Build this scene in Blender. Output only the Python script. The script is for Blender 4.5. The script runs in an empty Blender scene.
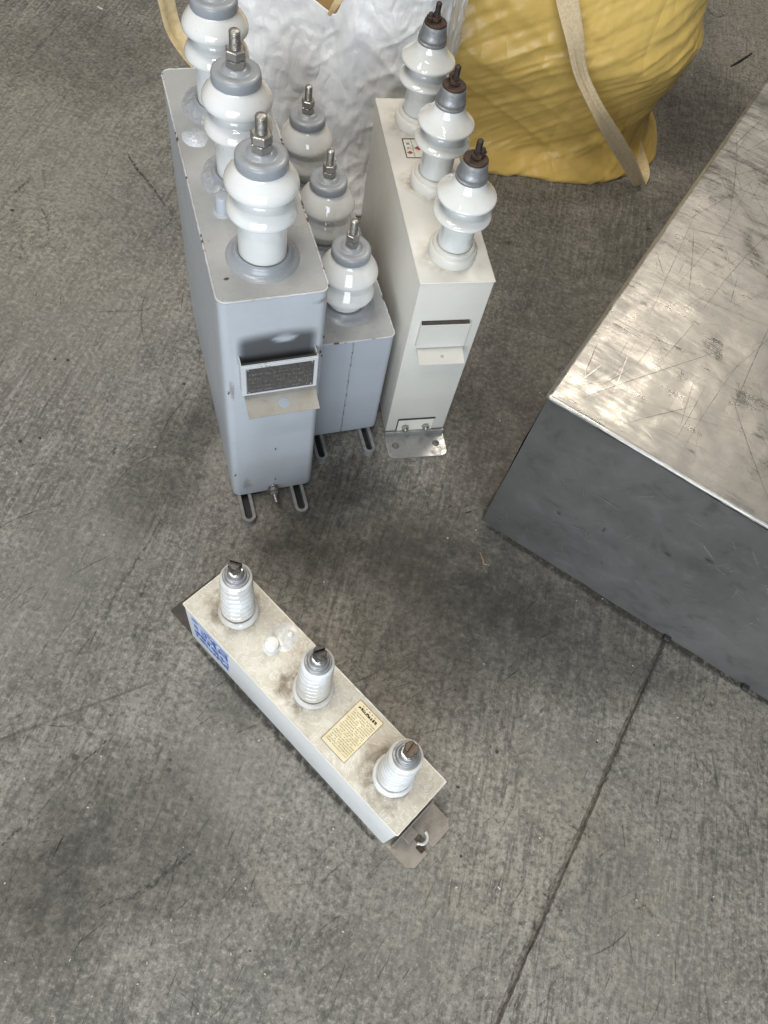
import bpy, bmesh, math, random
from mathutils import Vector, Matrix, noise
random.seed(7)
S = bpy.context.scene
C = S.collection
PI = math.pi

# ---------------------------------------------------------------- camera
F, PITCH, ROLL, CAMH = 764.434, 1.07298, 0.27642, 1.5
fw = Vector((0, math.cos(PITCH), -math.sin(PITCH)))
r0 = Vector((1, 0, 0)); u0 = r0.cross(fw)
cr, sr = math.cos(ROLL), math.sin(ROLL)
RIGHT = cr*r0 + sr*u0
UP = -sr*r0 + cr*u0
CAMP = Vector((0, 0, CAMH))
cd = bpy.data.cameras.new('camera')
cam = bpy.data.objects.new('camera', cd); C.objects.link(cam)
cam.matrix_world = Matrix(((RIGHT.x, UP.x, -fw.x, 0), (RIGHT.y, UP.y, -fw.y, 0), (RIGHT.z, UP.z, -fw.z, CAMH), (0, 0, 0, 1)))
cd.sensor_fit = 'VERTICAL'; cd.sensor_height = 36; cd.sensor_width = 27
cd.lens = F/1024*36; cd.clip_start = .02; cd.clip_end = 200
S.camera = cam

# ---------------------------------------------------------------- light (a hall: daylight door behind, lamps above)
w = bpy.data.worlds.new('World'); S.world = w; w.use_nodes = True
w.node_tree.nodes['Background'].inputs[0].default_value = (.88, .93, 1.0, 1)
w.node_tree.nodes['Background'].inputs[1].default_value = .04
def lamp(name, loc, target, sx, sy, power, col):
    l = bpy.data.lights.new(name, 'AREA'); l.shape = 'RECTANGLE'; l.size = sx; l.size_y = sy
    l.energy = power; l.color = col
    o = bpy.data.objects.new(name, l); C.objects.link(o); o.location = loc
    o.rotation_euler = (Vector(target)-Vector(loc)).to_track_quat('-Z', 'Y').to_euler()
    return o
lamp('door_daylight', (.4, -4.3, 1.9), (-.1, 1.0, .3), 4.4, 3.4, 400, (.82, .91, 1.0))
lamp('roof_light', (1.0, 5.0, 5.6), (.3, 1.2, 0), 2.2, 1.2, 135, (1.0, .91, .78))
lamp('roof_light', (-1.5, .3, 5.2), (-.9, .6, 0), 1.3, 1.6, 125, (1.0, .94, .84))
for (x, y, rz) in ((-1.3, 2.6, .5), (-.2, -.9, .5)):
    o = lamp('tube_lamp', (x, y, 4.2), (x, y, 0), 1.2, .07, 36, (1.0, .96, .90)); o.rotation_euler = (0, 0, rz)
S.view_settings.view_transform = 'Standard'; S.view_settings.look = 'None'
S.view_settings.exposure = 0.0; S.view_settings.gamma = 1; S.view_settings.use_curve_mapping = False

def gpt(px, py, z=0.0):
    d = (px-384)/F*RIGHT - (py-512)/F*UP + fw
    return CAMP + d*((z-CAMH)/d.z)

# ---------------------------------------------------------------- materials
class NT:
    def __init__(s, name):
        s.m = bpy.data.materials.new(name); s.m.use_nodes = True; s.t = s.m.node_tree; s.t.nodes.clear()
        s.out = s.n('ShaderNodeOutputMaterial'); s.b = s.n('ShaderNodeBsdfPrincipled')
        s.t.links.new(s.b.outputs[0], s.out.inputs[0])
        s.co = s.n('ShaderNodeTexCoord').outputs['Object']
    def n(s, k, **kw):
        nd = s.t.nodes.new(k)
        for a, v in kw.items(): setattr(nd, a, v)
        return nd
    def L(s, a, b): s.t.links.new(a, b)
    def put(s, sock, v):
        if hasattr(v, 'is_output'): s.L(v, sock)
        elif isinstance(v, (tuple, list)) and len(v) == 3 and sock.type == 'RGBA': sock.default_value = (*v, 1)
        else: sock.default_value = v
    def map(s, rot=0, sc=(1, 1, 1), loc=(0, 0, 0)):
        m = s.n('ShaderNodeMapping'); s.L(s.co, m.inputs[0])
        m.inputs[1].default_value = loc; m.inputs[2].default_value = (0, 0, rot) if not isinstance(rot, tuple) else rot; m.inputs[3].default_value = sc
        return m.outputs[0]
    def noise(s, sc, det=4, rough=.6, vec=None, dist=0):
        nd = s.n('ShaderNodeTexNoise'); s.L(vec or s.co, nd.inputs['Vector'])
        nd.inputs['Scale'].default_value = sc; nd.inputs['Detail'].default_value = det
        nd.inputs['Roughness'].default_value = rough; nd.inputs['Distortion'].default_value = dist
        return nd.outputs['Fac']
    def voro(s, sc, vec=None, feat='F1', out='Distance'):
        nd = s.n('ShaderNodeTexVoronoi', feature=feat); s.L(vec or s.co, nd.inputs['Vector']); nd.inputs['Scale'].default_value = sc
        return nd.outputs[out]
    def ramp(s, v, lo, hi, a=0., b=1.):
        nd = s.n('ShaderNodeMapRange'); nd.clamp = True
        s.L(v, nd.inputs[0])
        for i, q in enumerate((lo, hi, a, b)): nd.inputs[1+i].default_value = q
        return nd.outputs[0]
    def math(s, op, a, b=0.):
        nd = s.n('ShaderNodeMath', operation=op); s.put(nd.inputs[0], a); s.put(nd.inputs[1], b); return nd.outputs[0]
    def mix(s, f, a, b, mode='MIX'):
        nd = s.n('ShaderNodeMix', data_type='RGBA', blend_type=mode)
        s.put(nd.inputs[0], f); s.put(nd.inputs[6], a); s.put(nd.inputs[7], b); return nd.outputs[2]
    def bump(s, h, dist, strength=1., prev=None):
        nd = s.n('ShaderNodeBump'); nd.inputs['Strength'].default_value = strength; nd.inputs['Distance'].default_value = dist
        s.L(h, nd.inputs['Height'])
        if prev: s.L(prev, nd.inputs['Normal'])
        return nd.outputs[0]
    def set(s, **kw):
        for k, v in kw.items():
            k = {'base': 'Base Color', 'rough': 'Roughness', 'metal': 'Metallic', 'spec': 'Specular IOR Level', 'coat': 'Coat Weight', 'coatr': 'Coat Roughness', 'normal': 'Normal', 'sss': 'Subsurface Weight'}[k]
            s.put(s.b.inputs[k], v)
        return s.m

def paint(name, base, dirt, dark, rough=.36, dirt_amt=.5, spots=.66):
    t = NT(name)
    n1 = t.noise(5, 6, .65); n2 = t.noise(38, 6, .7); n3 = t.noise(160, 3, .6)
    col = t.mix(t.ramp(n1, .42, .75, 0, dirt_amt), base, dirt)
    col = t.mix(t.ramp(n2, .56, .8, 0, dirt_amt*.7), col, dirt)
    col = t.mix(t.ramp(n2, spots, spots+.03), col, dark)
    r = t.math('ADD', t.ramp(n2, .3, .7, -.08, .10), rough)
    nb = t.bump(n3, .0003, .35); nb = t.bump(t.noise(9, 2), .004, .25, nb)
    return t.set(base=col, rough=r, normal=nb)
def metal(name, base, base2, rough=.4, sc=60, metalness=1.0, thr=(.45, .62)):
    t = NT(name)
    n1 = t.noise(sc, 6, .7); n2 = t.noise(sc*.15, 4, .6)
    f = t.math('MULTIPLY', t.ramp(n1, *thr), t.ramp(n2, .3, .6, .4, 1))
    col = t.mix(f, base, base2)
    return t.set(base=col, rough=t.ramp(n1, .3, .7, rough-.1, rough+.2), metal=t.ramp(f, 0, 1, metalness, metalness*.5), normal=t.bump(n1, .0005, .5))

def m_floor():
    t = NT('concrete')
    big = t.noise(.9, 4, .55); mid = t.noise(3.2, 5, .65, dist=.6)
    blot = t.noise(30, 6, .74, dist=.4); fine = t.noise(95, 5, .78); grit = t.noise(300, 3, .75)
    s1 = t.noise(1, 5, .7, t.map(.35, (130, 10, 1)), .5)
    s2 = t.noise(1, 5, .7, t.map(-.45, (110, 9, 1), (3, 1, 0)), .6)
    sw = t.ramp(t.noise(1.3, 2, .5, t.map(0, (1, 1, 1), (4, 2, 0))), .42, .58)
    st = t.math('ADD', t.math('MULTIPLY', s1, sw), t.math('MULTIPLY', s2, t.math('SUBTRACT', 1., sw)))
    pat = t.noise(2.1, 3, .5, t.map(0, (1, 1, 1), (9, 5, 0)))
    mot = t.noise(11, 5, .7, dist=.8)
    col = t.mix(t.ramp(big, .40, .60), (0.228, 0.212, 0.178), (0.129, 0.125, 0.115))
    col = t.mix(t.ramp(mid, .40, .66, 0, .65), col, (0.275, 0.262, 0.234))
    col = t.mix(t.ramp(mot, .48, .66, 0, .42), col, (0.103, 0.099, 0.089))
    col = t.mix(t.ramp(blot, .48, .62, 0, .52), col, (0.084, 0.078, 0.070))
    col = t.mix(t.math('MULTIPLY', t.ramp(st, .51, .62, 0, .75), t.ramp(pat, .40, .60, .25, 1.)), col, (0.070, 0.066, 0.060))
    col = t.mix(t.math('MULTIPLY', t.ramp(st, .47, .37, 0, .55), t.ramp(pat, .40, .60, .25, 1.)), col, (0.322, 0.309, 0.275))
    col = t.mix(t.ramp(fine, .52, .60, 0, .72), col, (0.073, 0.069, 0.061))
    col = t.mix(t.ramp(fine, .46, .38, 0, .62), col, (0.365, 0.350, 0.309))
    col = t.mix(t.ramp(grit, .60, .70, 0, .55), col, (0.052, 0.049, 0.045))
    # hairline cracks
    cr1 = t.voro(1.15, t.mix(.08, t.co, t.n('ShaderNodeTexNoise').outputs['Color']), 'DISTANCE_TO_EDGE')
    col = t.mix(t.math('MULTIPLY', t.ramp(cr1, .0035, .0012), t.ramp(mid, .48, .6, 0, .55)), col, (.04, .038, .035))
    # dark specks
    v = t.voro(55); col = t.mix(t.math('MULTIPLY', t.ramp(v, .10, .06), t.ramp(blot, .55, .6)), col, (.02, .019, .018))
    h = t.math('ADD', t.math('MULTIPLY', blot, .6), t.math('MULTIPLY', fine, .5))
    nb = t.bump(h, .0022, .55); nb = t.bump(st, .001, .35, nb)
    return t.set(base=col, rough=t.ramp(blot, .3, .7, .52, .78), spec=.35, normal=nb)

def m_decal(name, col, rough=.7, metalness=0., k=60., lo=.30, hi=.55):
    t = NT(name)
    at = t.n('ShaderNodeAttribute', attribute_name='fade').outputs['Fac']
    n1 = t.noise(k, 5, .7)
    a = t.math('MULTIPLY', at, t.ramp(n1, lo, hi))
    t.set(base=col, rough=rough, metal=metalness)
    tr = t.n('ShaderNodeBsdfTransparent'); mx = t.n('ShaderNodeMixShader')
    t.L(a, mx.inputs[0]); t.L(tr.outputs[0], mx.inputs[1]); t.L(t.b.outputs[0], mx.inputs[2]); t.L(mx.outputs[0], t.out.inputs[0])
    return t.m

def m_porcelain(name, base, tint, dirt=.35):
    t = NT(name)
    oi = t.n('ShaderNodeObjectInfo'); va = t.n('ShaderNodeVectorMath', operation='ADD'); t.L(t.co, va.inputs[0]); t.L(t.math('MULTIPLY', oi.outputs['Random'], 20.), va.inputs[1]); t.co = va.outputs[0]
    n1 = t.noise(14, 5, .65); n2 = t.noise(90, 4, .7); n4 = t.noise(6, 4, .6)
    col = t.mix(t.ramp(n1, .48, .75, 0, dirt), base, tint)
    col = t.mix(t.ramp(n4, .45, .7, 0, dirt), col, tuple(c*.86 for c in tint))
    col = t.mix(t.ramp(n2, .68, .74, 0, .6), col, (.28, .25, .2))
    return t.set(base=col, rough=t.ramp(n1, .4, .7, .03, .10), spec=.55, coat=.5, coatr=.02, normal=t.bump(t.noise(22, 2), .0008, .2))

def m_cloth(name, base, base2, rough, wk, wbump, sss=0.):
    t = NT(name)
    n1 = t.noise(3.5, 5, .6); n2 = t.noise(wk, 7, .62, dist=1.6); n3 = t.noise(wk*.4, 4, .6, t.map((.2, .1, .6), (1, .35, 1)), 1.2)
    wv = t.n('ShaderNodeTexWave'); t.L(t.co, wv.inputs[0]); wv.inputs['Scale'].default_value = 160; wv.bands_direction = 'Z'
    col = t.mix(t.ramp(n1, .35, .7), base, base2)
    col = t.mix(t.ramp(n2, .55, .75, 0, .25), col, tuple(c*.75 for c in base2))
    def crease(sc, rot, dist):
        q = t.noise(sc, 2, .45, t.map(rot, (1, 1, .38)), dist); return t.ramp(t.math('ABSOLUTE', t.math('SUBTRACT', q, .5)), 0, .16)
    h = t.math('ADD', t.math('MULTIPLY', crease(wk*.22, (.35, .15, .3), .35), 1.1), t.math('MULTIPLY', crease(wk*.55, (.2, .9, 1.3), .5), .62))
    h = t.math('ADD', h, t.math('MULTIPLY', n2, .26))
    nb = t.bump(h, wbump, .8); nb = t.bump(wv.outputs['Fac'], .0003, .12, nb)
    return t.set(base=col, rough=rough, normal=nb, spec=.4)

def m_lead_top():
    t = NT('sheet_metal_top')
    n1 = t.noise(2.2, 5, .6); n2 = t.noise(11, 6, .7, dist=.7); n3 = t.noise(60, 5, .7)
    st = t.noise(1, 6, .75, t.map(.9, (7, 60, 7)), .2); st2 = t.noise(1, 6, .75, t.map(-.25, (8, 90, 8)), .2)
    col = t.mix(t.ramp(n1, .35, .65), (.36, .345, .32), (.45, .435, .405))
    col = t.mix(t.ramp(n2, .46, .64, 0, .35), col, (.29, .28, .27))
    col = t.mix(t.ramp(st, .54, .68, 0, .35), col, (.27, .26, .25))
    col = t.mix(t.ramp(n3, .62, .74, 0, .45), col, (.22, .19, .16))
    r = t.math('ADD', t.ramp(n2, .34, .66, .22, .50), t.ramp(st2, .4, .7, -.03, .16))
    nb = t.bump(n3, .0006, .45); nb = t.bump(st, .0008, .4, nb); nb = t.bump(st2, .0006, .4, nb); nb = t.bump(t.noise(5, 2), .006, .2, nb)
    return t.set(base=col, rough=r, metal=.8, normal=nb)
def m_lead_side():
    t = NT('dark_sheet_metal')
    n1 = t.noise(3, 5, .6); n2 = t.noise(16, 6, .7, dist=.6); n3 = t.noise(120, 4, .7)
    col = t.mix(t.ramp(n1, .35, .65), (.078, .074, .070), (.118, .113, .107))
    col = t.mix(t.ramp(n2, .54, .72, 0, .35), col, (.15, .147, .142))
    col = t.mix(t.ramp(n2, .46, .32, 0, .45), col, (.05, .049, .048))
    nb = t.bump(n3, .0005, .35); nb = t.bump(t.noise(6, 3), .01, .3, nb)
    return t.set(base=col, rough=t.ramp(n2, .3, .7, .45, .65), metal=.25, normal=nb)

MT = {}
MT['floor'] = m_floor()
MT['grey'] = paint('grey_paint', (.42, .445, .475), (.33, .33, .325), (.07, .06, .05), .34, .5, .70)
MT['greyd'] = paint('grey_paint_plain', (.36, .385, .42), (.30, .30, .305), (.09, .08, .07), .42, .4, .74)
MT['greylid'] = paint('grey_lid_paint', (.33, .335, .335), (.25, .24, .22), (.07, .06, .05), .30, .7, .71)
MT['beige'] = paint('beige_paint', (.57, .55, .50), (.44, .415, .36), (.16, .14, .11), .38, .4, .74)
MT['weld'] = paint('weld_paint', (.46, .47, .48), (.30, .27, .23), (.06, .045, .03), .4, .9, .57)
MT['beigeedge'] = paint('beige_edge', (.66, .63, .56), (.50, .46, .38), (.2, .17, .12), .4, .5, .66)
MT['porc'] = m_porcelain('white_porcelain', (.66, .66, .645), (.57, .545, .48))
MT['porcc'] = m_porcelain('cream_porcelain', (.64, .64, .615), (.52, .50, .445), .5)
MT['porcd'] = m_porcelain('worn_porcelain', (.66, .67, .67), (.44, .38, .30), .75)
MT['cap'] = paint('grey_cap_paint', (.27, .285, .305), (.21, .21, .21), (.1, .09, .08), .28, .4, .76)
MT['zinc'] = metal('zinc', (.42, .41, .39), (.20, .18, .155), .38, 220, .9)
MT['zinccap'] = metal('dull_zinc', (.31, .315, .32), (.20, .20, .20), .52, 90, .7)
MT['rust'] = metal('rusty_steel', (.036, .027, .022), (.085, .042, .022), .6, 150, .4)
MT['steel'] = metal('steel_bracket', (.34, .33, .31), (.14, .115, .09), .34, 40, .95)
MT['steelb'] = metal('brown_steel', (.36, .33, .29), (.20, .17, .14), .40, 30, .6)
MT['bright'] = metal('bright_steel', (.62, .62, .60), (.35, .33, .3), .25, 120, 1.)
MT['brown'] = metal('browned_brass', (.17, .13, .10), (.09, .075, .065), .38, 120, .9)
MT['darknut'] = metal('dark_nut', (.10, .095, .09), (.05, .045, .04), .3, 120, .9)
MT['dark'] = metal('dark_bracket', (.045, .04, .036), (.08, .07, .06), .6, 50, .3)
MT['white_bag'] = m_cloth('white_woven_plastic', (.92, .92, .93), (.88, .88, .88), .28, 40, .0042)
MT['yellow_bag'] = m_cloth('yellow_woven_plastic', (.70, .485, .145), (.60, .41, .115), .32, 15, .0050)
MT['lead'] = m_lead_top(); MT['leadside'] = m_lead_side()
def plain(name, base, rough=.5, **kw):
    t = NT(name); n1 = t.noise(kw.pop('sc', 60), 5, .65)
    b2 = kw.pop('base2', tuple(c*.72 for c in base))
    return t.set(base=t.mix(t.ramp(n1, .42, .66), base, b2), rough=rough, normal=t.bump(n1, .0006, kw.pop('bs', .3)), **kw)
MT['strap'] = plain('woven_strap', (.60, .48, .31), .75, base2=(.48, .36, .21), sc=140, bs=.8)
MT['strapy'] = plain('yellow_strap', (.66, .52, .30), .7, base2=(.56, .41, .20), sc=90, bs=.8)
MT['plate'] = plain('engraved_plate', (.055, .052, .05), .32, base2=(.10, .09, .085), sc=170)
MT['platetext'] = plain('engraved_marks', (.20, .19, .165), .45)
MT['sealant'] = plain('clear_sealant', (.42, .45, .48), .16, base2=(.55, .58, .61), sc=220, bs=.9, coat=.5)
MT['sealgrey'] = plain('painted_sealant', (.27, .285, .30), .14, base2=(.36, .375, .39), sc=160, bs=.9, coat=.5)
MT['resin'] = plain('white_resin', (.62, .63, .61), .25, base2=(.48, .47, .43), sc=120)
MT['plugwhite'] = plain('white_plug', (.72, .72, .69), .35)
MT['yellowlabel'] = plain('yellowed_label', (.73, .66, .45), .5, base2=(.68, .58, .36), sc=40)
MT['ink'] = plain('black_ink', (.06, .055, .045), .6)
MT['ink2'] = plain('faded_ink', (.27, .245, .16), .6)
MT['blue'] = plain('blue_ink', (.05, .11, .36), .55, base2=(.12, .19, .44), sc=260)
MT['blueback'] = plain('label_film', (.40, .46, .60), .5, base2=(.52, .55, .62))
MT['red'] = plain('red_print', (.33, .07, .04), .5)
MT['labelw'] = plain('white_label', (.72, .69, .61), .45)
MT['greyink'] = plain('grey_print', (.25, .22, .20), .5)
MT['contents'] = plain('brown_contents', (.24, .15, .05), .6, base2=(.15, .09, .03), sc=12)
MT['hookw'] = plain('bare_hook', (.62, .61, .58), .3)
MT['seam'] = plain('seam_paint', (.34, .365, .40), .45)
MT['footgrey'] = plain('foot_paint', (.25, .255, .255), .5, base2=(.17, .165, .155))
MT['galv'] = metal('galvanised', (.42, .42, .42), (.28, .275, .265), .36, 45, .9)
MT['rimlead'] = metal('worn_edge', (.24, .235, .22), (.15, .145, .14), .55, 50, .6)
MT['rubber'] = plain('black_foot', (.02, .02, .02), .6)
MT['straw'] = plain('dry_straw', (.34, .24, .14), .7)
MT['twig'] = plain('dark_twig', (.03, .027, .023), .7)
MT['flake'] = plain('pale_flake', (.5, .49, .46), .7)
MT['scuff'] = m_decal('floor_scuff', (.026, .025, .024), .8, 0, 110, .42, .62)
MT['worn'] = m_decal('worn_patch', (.34, .33, .295), .6, 0, 30, .30, .66)
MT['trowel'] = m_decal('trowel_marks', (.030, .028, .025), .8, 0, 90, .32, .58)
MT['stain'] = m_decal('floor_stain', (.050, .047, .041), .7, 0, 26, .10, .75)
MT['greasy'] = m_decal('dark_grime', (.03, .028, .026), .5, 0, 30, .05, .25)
MT['brownstain'] = m_decal('brown_grime', (.24, .185, .125), .6, 0, 45, .34, .60)
MT['scratchd'] = m_decal('dark_scratch', (.11, .095, .08), .5, .3, 50, .25, .5)
MT['scratchl'] = m_decal('bright_scratch', (.75, .74, .70), .3, .9, 50, .25, .5)
MT['redpaint'] = m_decal('faded_red_print', (.34, .10, .07), .5, 0, 30, .38, .55)

# ---------------------------------------------------------------- mesh helpers
def link(name, bm, mat, parent=None, smooth=False, mw=None):
    me = bpy.data.meshes.new(name); bm.normal_update(); bm.to_mesh(me); bm.free()
    if smooth is True:
        for p in me.polygons: p.use_smooth = True
    elif smooth:
        for p in me.polygons: p.use_smooth = True
        me.set_sharp_from_angle(angle=math.radians(smooth))
    o = bpy.data.objects.new(name, me); C.objects.link(o); me.materials.append(mat)
    if parent is not None: o.parent = parent
    if mw is not None: o.matrix_basis = mw
    return o
def thing(name, label, cat, loc=(0, 0, 0), rz=0., group=None):
    o = bpy.data.objects.new(name, None); C.objects.link(o); o.location = loc; o.rotation_euler = (0, 0, rz)
    o.empty_display_size = .05
    o['label'] = label; o['category'] = cat
    if group: o['group'] = group
    return o
def copy_tree(o, parent):
    c = o.copy(); C.objects.link(c); c.parent = parent
    for ch in list(o.children):
        if ch is not c: copy_tree(ch, c)
    return c
def box(bm, x0, x1, y0, y1, z0, z1, bev=0., seg=2, mw=None):
    v = [bm.verts.new((x, y, z)) for z in (z0, z1) for y in (y0, y1) for x in (x0, x1)]
    fs = [bm.faces.new([v[i] for i in q]) for q in ((0, 2, 3, 1), (4, 5, 7, 6), (0, 1, 5, 4), (2, 6, 7, 3), (0, 4, 6, 2), (1, 3, 7, 5))]
    allv = list(v)
    if bev:
        es = list({e for f in fs for e in f.edges})
        rs = bmesh.ops.bevel(bm, geom=es, offset=bev, segments=seg, profile=.5, affect='EDGES')
        allv = list({vv for f in rs['faces'] for vv in f.verts} | {vv for vv in allv if vv.is_valid})
        seen = set(allv); stack = list(allv)
        while stack:
            a = stack.pop()
            for e in a.link_edges:
                b = e.other_vert(a)
                if b not in seen: seen.add(b); stack.append(b); allv.append(b)
    if mw is not None:
        for q in allv: q.co = mw @ q.co
    return allv
def bx(*a, **k):
    bm = bmesh.new(); box(bm, *a, **k); return bm
def lathe(bm, prof, n=40, c=(0, 0), jit=0., seed=0):
    rings = []
    for (r, z) in prof:
        ring = []
        for i in range(n):
            a = 2*PI*i/n; rr = r
            if jit: rr += jit*noise.noise((math.cos(a)*3+seed, math.sin(a)*3, z*80+r*60))
            ring.append(bm.verts.new((c[0]+rr*math.cos(a), c[1]+rr*math.sin(a), z)))
        rings.append(ring)
    for a, b in zip(rings, rings[1:]):
        for i in range(n): bm.faces.new((a[i], a[(i+1) % n], b[(i+1) % n], b[i]))
    bm.faces.new(list(reversed(rings[0]))); bm.faces.new(rings[-1])
def lat(prof, n=40, **k):
    bm = bmesh.new(); lathe(bm, prof, n, **k); return bm
def hexnut(r, z0, z1, rot=0., c=(0, 0)):
    bm = bmesh.new(); ch = r*.12
    ringset = []
    for (z, rr) in ((z0, r-ch), (z0+ch*.6, r), (z1-ch*.6, r), (z1, r-ch)):
        ringset.append([bm.verts.new((c[0]+rr*math.cos(rot+PI/3*i), c[1]+rr*math.sin(rot+PI/3*i), z)) for i in range(6)])
    for a, b in zip(ringset, ringset[1:]):
        for i in range(6): bm.faces.new((a[i], a[(i+1) % 6], b[(i+1) % 6], b[i]))
    bm.faces.new(list(reversed(ringset[0]))); bm.faces.new(ringset[-1])
    return bm
def stud(r, z0, z1, pitch=.0024, n=18):
    prof = []; z = z0; k = 0
    while z < z1-.0025:
        prof.append((r if k % 2 == 0 else r*.84, z)); z += pitch/2; k += 1
    prof += [(r*.9, z1-.0018), (r*.55, z1)]
    return lat(prof, n)
def rrect(x0, x1, y0, y1, r, n=6):
    pts = []
    for (cx, cy, a0) in ((x1-r, y1-r, 0), (x0+r, y1-r, PI/2), (x0+r, y0+r, PI), (x1-r, y0+r, 1.5*PI)):
        for i in range(n+1):
            a = a0+PI/2*i/n; pts.append((cx+r*math.cos(a), cy+r*math.sin(a)))
    return pts
def prism(bm, levels):
    rings = [[bm.verts.new((x, y, z)) for (x, y) in pts] for (pts, z) in levels]
    n = len(rings[0])
    for a, b in zip(rings, rings[1:]):
        for i in range(n): bm.faces.new((a[i], a[(i+1) % n], b[(i+1) % n], b[i]))
    bm.faces.new(list(reversed(rings[0]))); bm.faces.new(rings[-1])
def dense(pts, step=.035):
    out = []
    for i, a in enumerate(pts):
        b = pts[(i+1) % len(pts)]; n = max(1, round(math.dist(a, b)/step)) if math.dist(a, b) > .03 else 1
        out += [(a[0]+(b[0]-a[0])*k/n, a[1]+(b[1]-a[1])*k/n) for k in range(n)]
    return out
def tank_bm(w, d, h, z0, r, rb, bow=.004):
    lv = []
    base = dense(rrect(0, w, 0, d, r)); cx, cy = w/2, d/2
    for i in range(6):
        a = PI/2*i/5; ins = rb*(1-math.sin(a)); kx, ky = (w/2-ins)/(w/2), (d/2-ins)/(d/2)
        lv.append(([(cx+(x-cx)*kx, cy+(y-cy)*ky) for x, y in base], z0+rb*(1-math.cos(a))))
    for k in range(1, 15):
        z = z0+rb+(h-rb)*k/14; q = math.sin(PI*(z-z0)/h)
        lv.append(([(x+(1 if x > cx else -1)*bow*q*max(0, math.sin(PI*y/d))**.7*(1 if (x < 1e-4 or x > w-1e-4) else 0), y) for x, y in base], z))
    bm = bmesh.new(); prism(bm, lv); return bm
def tube(bm, path, rad, n=8, closed=False):
    rings = []; N = len(path)
    for i, p in enumerate(path):
        p = Vector(p); a = Vector(path[(i-1) % N] if (closed or i) else path[0]); b = Vector(path[(i+1) % N] if (closed or i < N-1) else path[-1])
        t = (b-a).normalized(); s = t.cross(Vector((0, 0, 1)))
        if s.length < 1e-4: s = Vector((1, 0, 0))
        s.normalize(); q = s.cross(t); rr = rad(i) if callable(rad) else rad
        rings.append([bm.verts.new(p+(s*math.cos(2*PI*k/n)+q*math.sin(2*PI*k/n))*rr) for k in range(n)])
    pr = list(zip(rings, rings[1:])) + ([(rings[-1], rings[0])] if closed else [])
    for a, b in pr:
        for k in range(n): bm.faces.new((a[k], a[(k+1) % n], b[(k+1) % n], b[k]))
    if not closed: bm.faces.new(list(reversed(rings[0]))); bm.faces.new(rings[-1])
def catmull(pts, n=10):
    P = [Vector(p) for p in pts]; P = [2*P[0]-P[1]]+P+[2*P[-1]-P[-2]]; out = []
    for i in range(1, len(P)-2):
        for k in range(n):
            t = k/n; a, b, c, d = P[i-1:i+3]
            out.append(.5*((2*b)+(c-a)*t+(2*a-5*b+4*c-d)*t*t+(3*b-a-3*c+d)*t**3))
    out.append(P[-2]); return out
def ribbon(path, dirs, widths, thick=.0035, ribs=5, n=12):
    """webbing strap: path points, width directions, widths -> closed slab with lengthwise ribs"""
    pp = catmull(path, n); dd = catmull(dirs, n); ww = catmull([(x, 0, 0) for x in widths], n)
    bm = bmesh.new(); rows = []
    M_ = ribs*2
    for i, p in enumerate(pp):
        t = (pp[min(i+1, len(pp)-1)]-pp[max(i-1, 0)]).normalized(); s = dd[i].normalized(); s = (s-t*s.dot(t)).normalized(); nn = t.cross(s)
        wd = ww[i].x; row = []
        for k in range(M_+1):
            f = k/M_-.5; rib = thick*(.3+.7*(k % 2)); fold = .16*wd*(abs(f)*2-.5)+.05*wd*math.sin(f*5+i*.07)
            row.append(p+s*wd*f+nn*(rib+fold))
        for k in range(M_, -1, -1):
            f = k/M_-.5; fold = .16*wd*(abs(f)*2-.5)+.05*wd*math.sin(f*5+i*.07)
            row.append(p+s*wd*f+nn*(fold-thick*.5))
        rows.append([bm.verts.new(q) for q in row])
    m = len(rows[0])
    for a, b in zip(rows, rows[1:]):
        for k in range(m): bm.faces.new((a[k], a[(k+1) % m], b[(k+1) % m], b[k]))
    bm.faces.new(list(reversed(rows[0]))); bm.faces.new(rows[-1])
    return bm
def fade_strip(bm, path, width, alpha=1., nrm=Vector((0, 0, 1))):
    lay = bm.verts.layers.float.get('fade') or bm.verts.layers.float.new('fade')
    rows = []; N = len(path)
    for i, p in enumerate(path):
        t = (Vector(path[min(i+1, N-1)])-Vector(path[max(i-1, 0)])).normalized(); s = nrm.cross(t).normalized()
        f = i/(N-1); ww = width*(.35+.65*math.sin(PI*min(max(f, .06), .94)))
        row = []
        for k, al in ((-1, 0), (-.3, alpha), (.3, alpha), (1, 0)):
            v = bm.verts.new(Vector(p)+s*ww*.5*k); v[lay] = al*(1 if 0 < i < N-1 else 0); row.append(v)
        rows.append(row)
    for a, b in zip(rows, rows[1:]):
        for k in range(3): bm.faces.new((a[k], a[k+1], b[k+1], b[k]))
def fade_blob(bm, c, ax, ay, rx, ry, alpha, seed=0, n=28, core=.45):
    lay = bm.verts.layers.float.get('fade') or bm.verts.layers.float.new('fade')
    c = Vector(c); ax = Vector(ax); ay = Vector(ay)
    cv = bm.verts.new(c); cv[lay] = alpha; rings = []
    for rr, al in ((core, alpha), (.75, alpha*.5), (1., 0)):
        ring = []
        for i in range(n):
            a = 2*PI*i/n; k = rr*(1+.45*noise.noise((math.cos(a)*1.4+seed*3.1, math.sin(a)*1.4, seed)))
            v = bm.verts.new(c+ax*rx*k*math.cos(a)+ay*ry*k*math.sin(a)); v[lay] = al; ring.append(v)
        rings.append(ring)
    for i in range(n): bm.faces.new((cv, rings[0][i], rings[0][(i+1) % n]))
    for a, b in zip(rings, rings[1:]):
        for i in range(n): bm.faces.new((a[i], b[i], b[(i+1) % n], a[(i+1) % n]))
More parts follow.
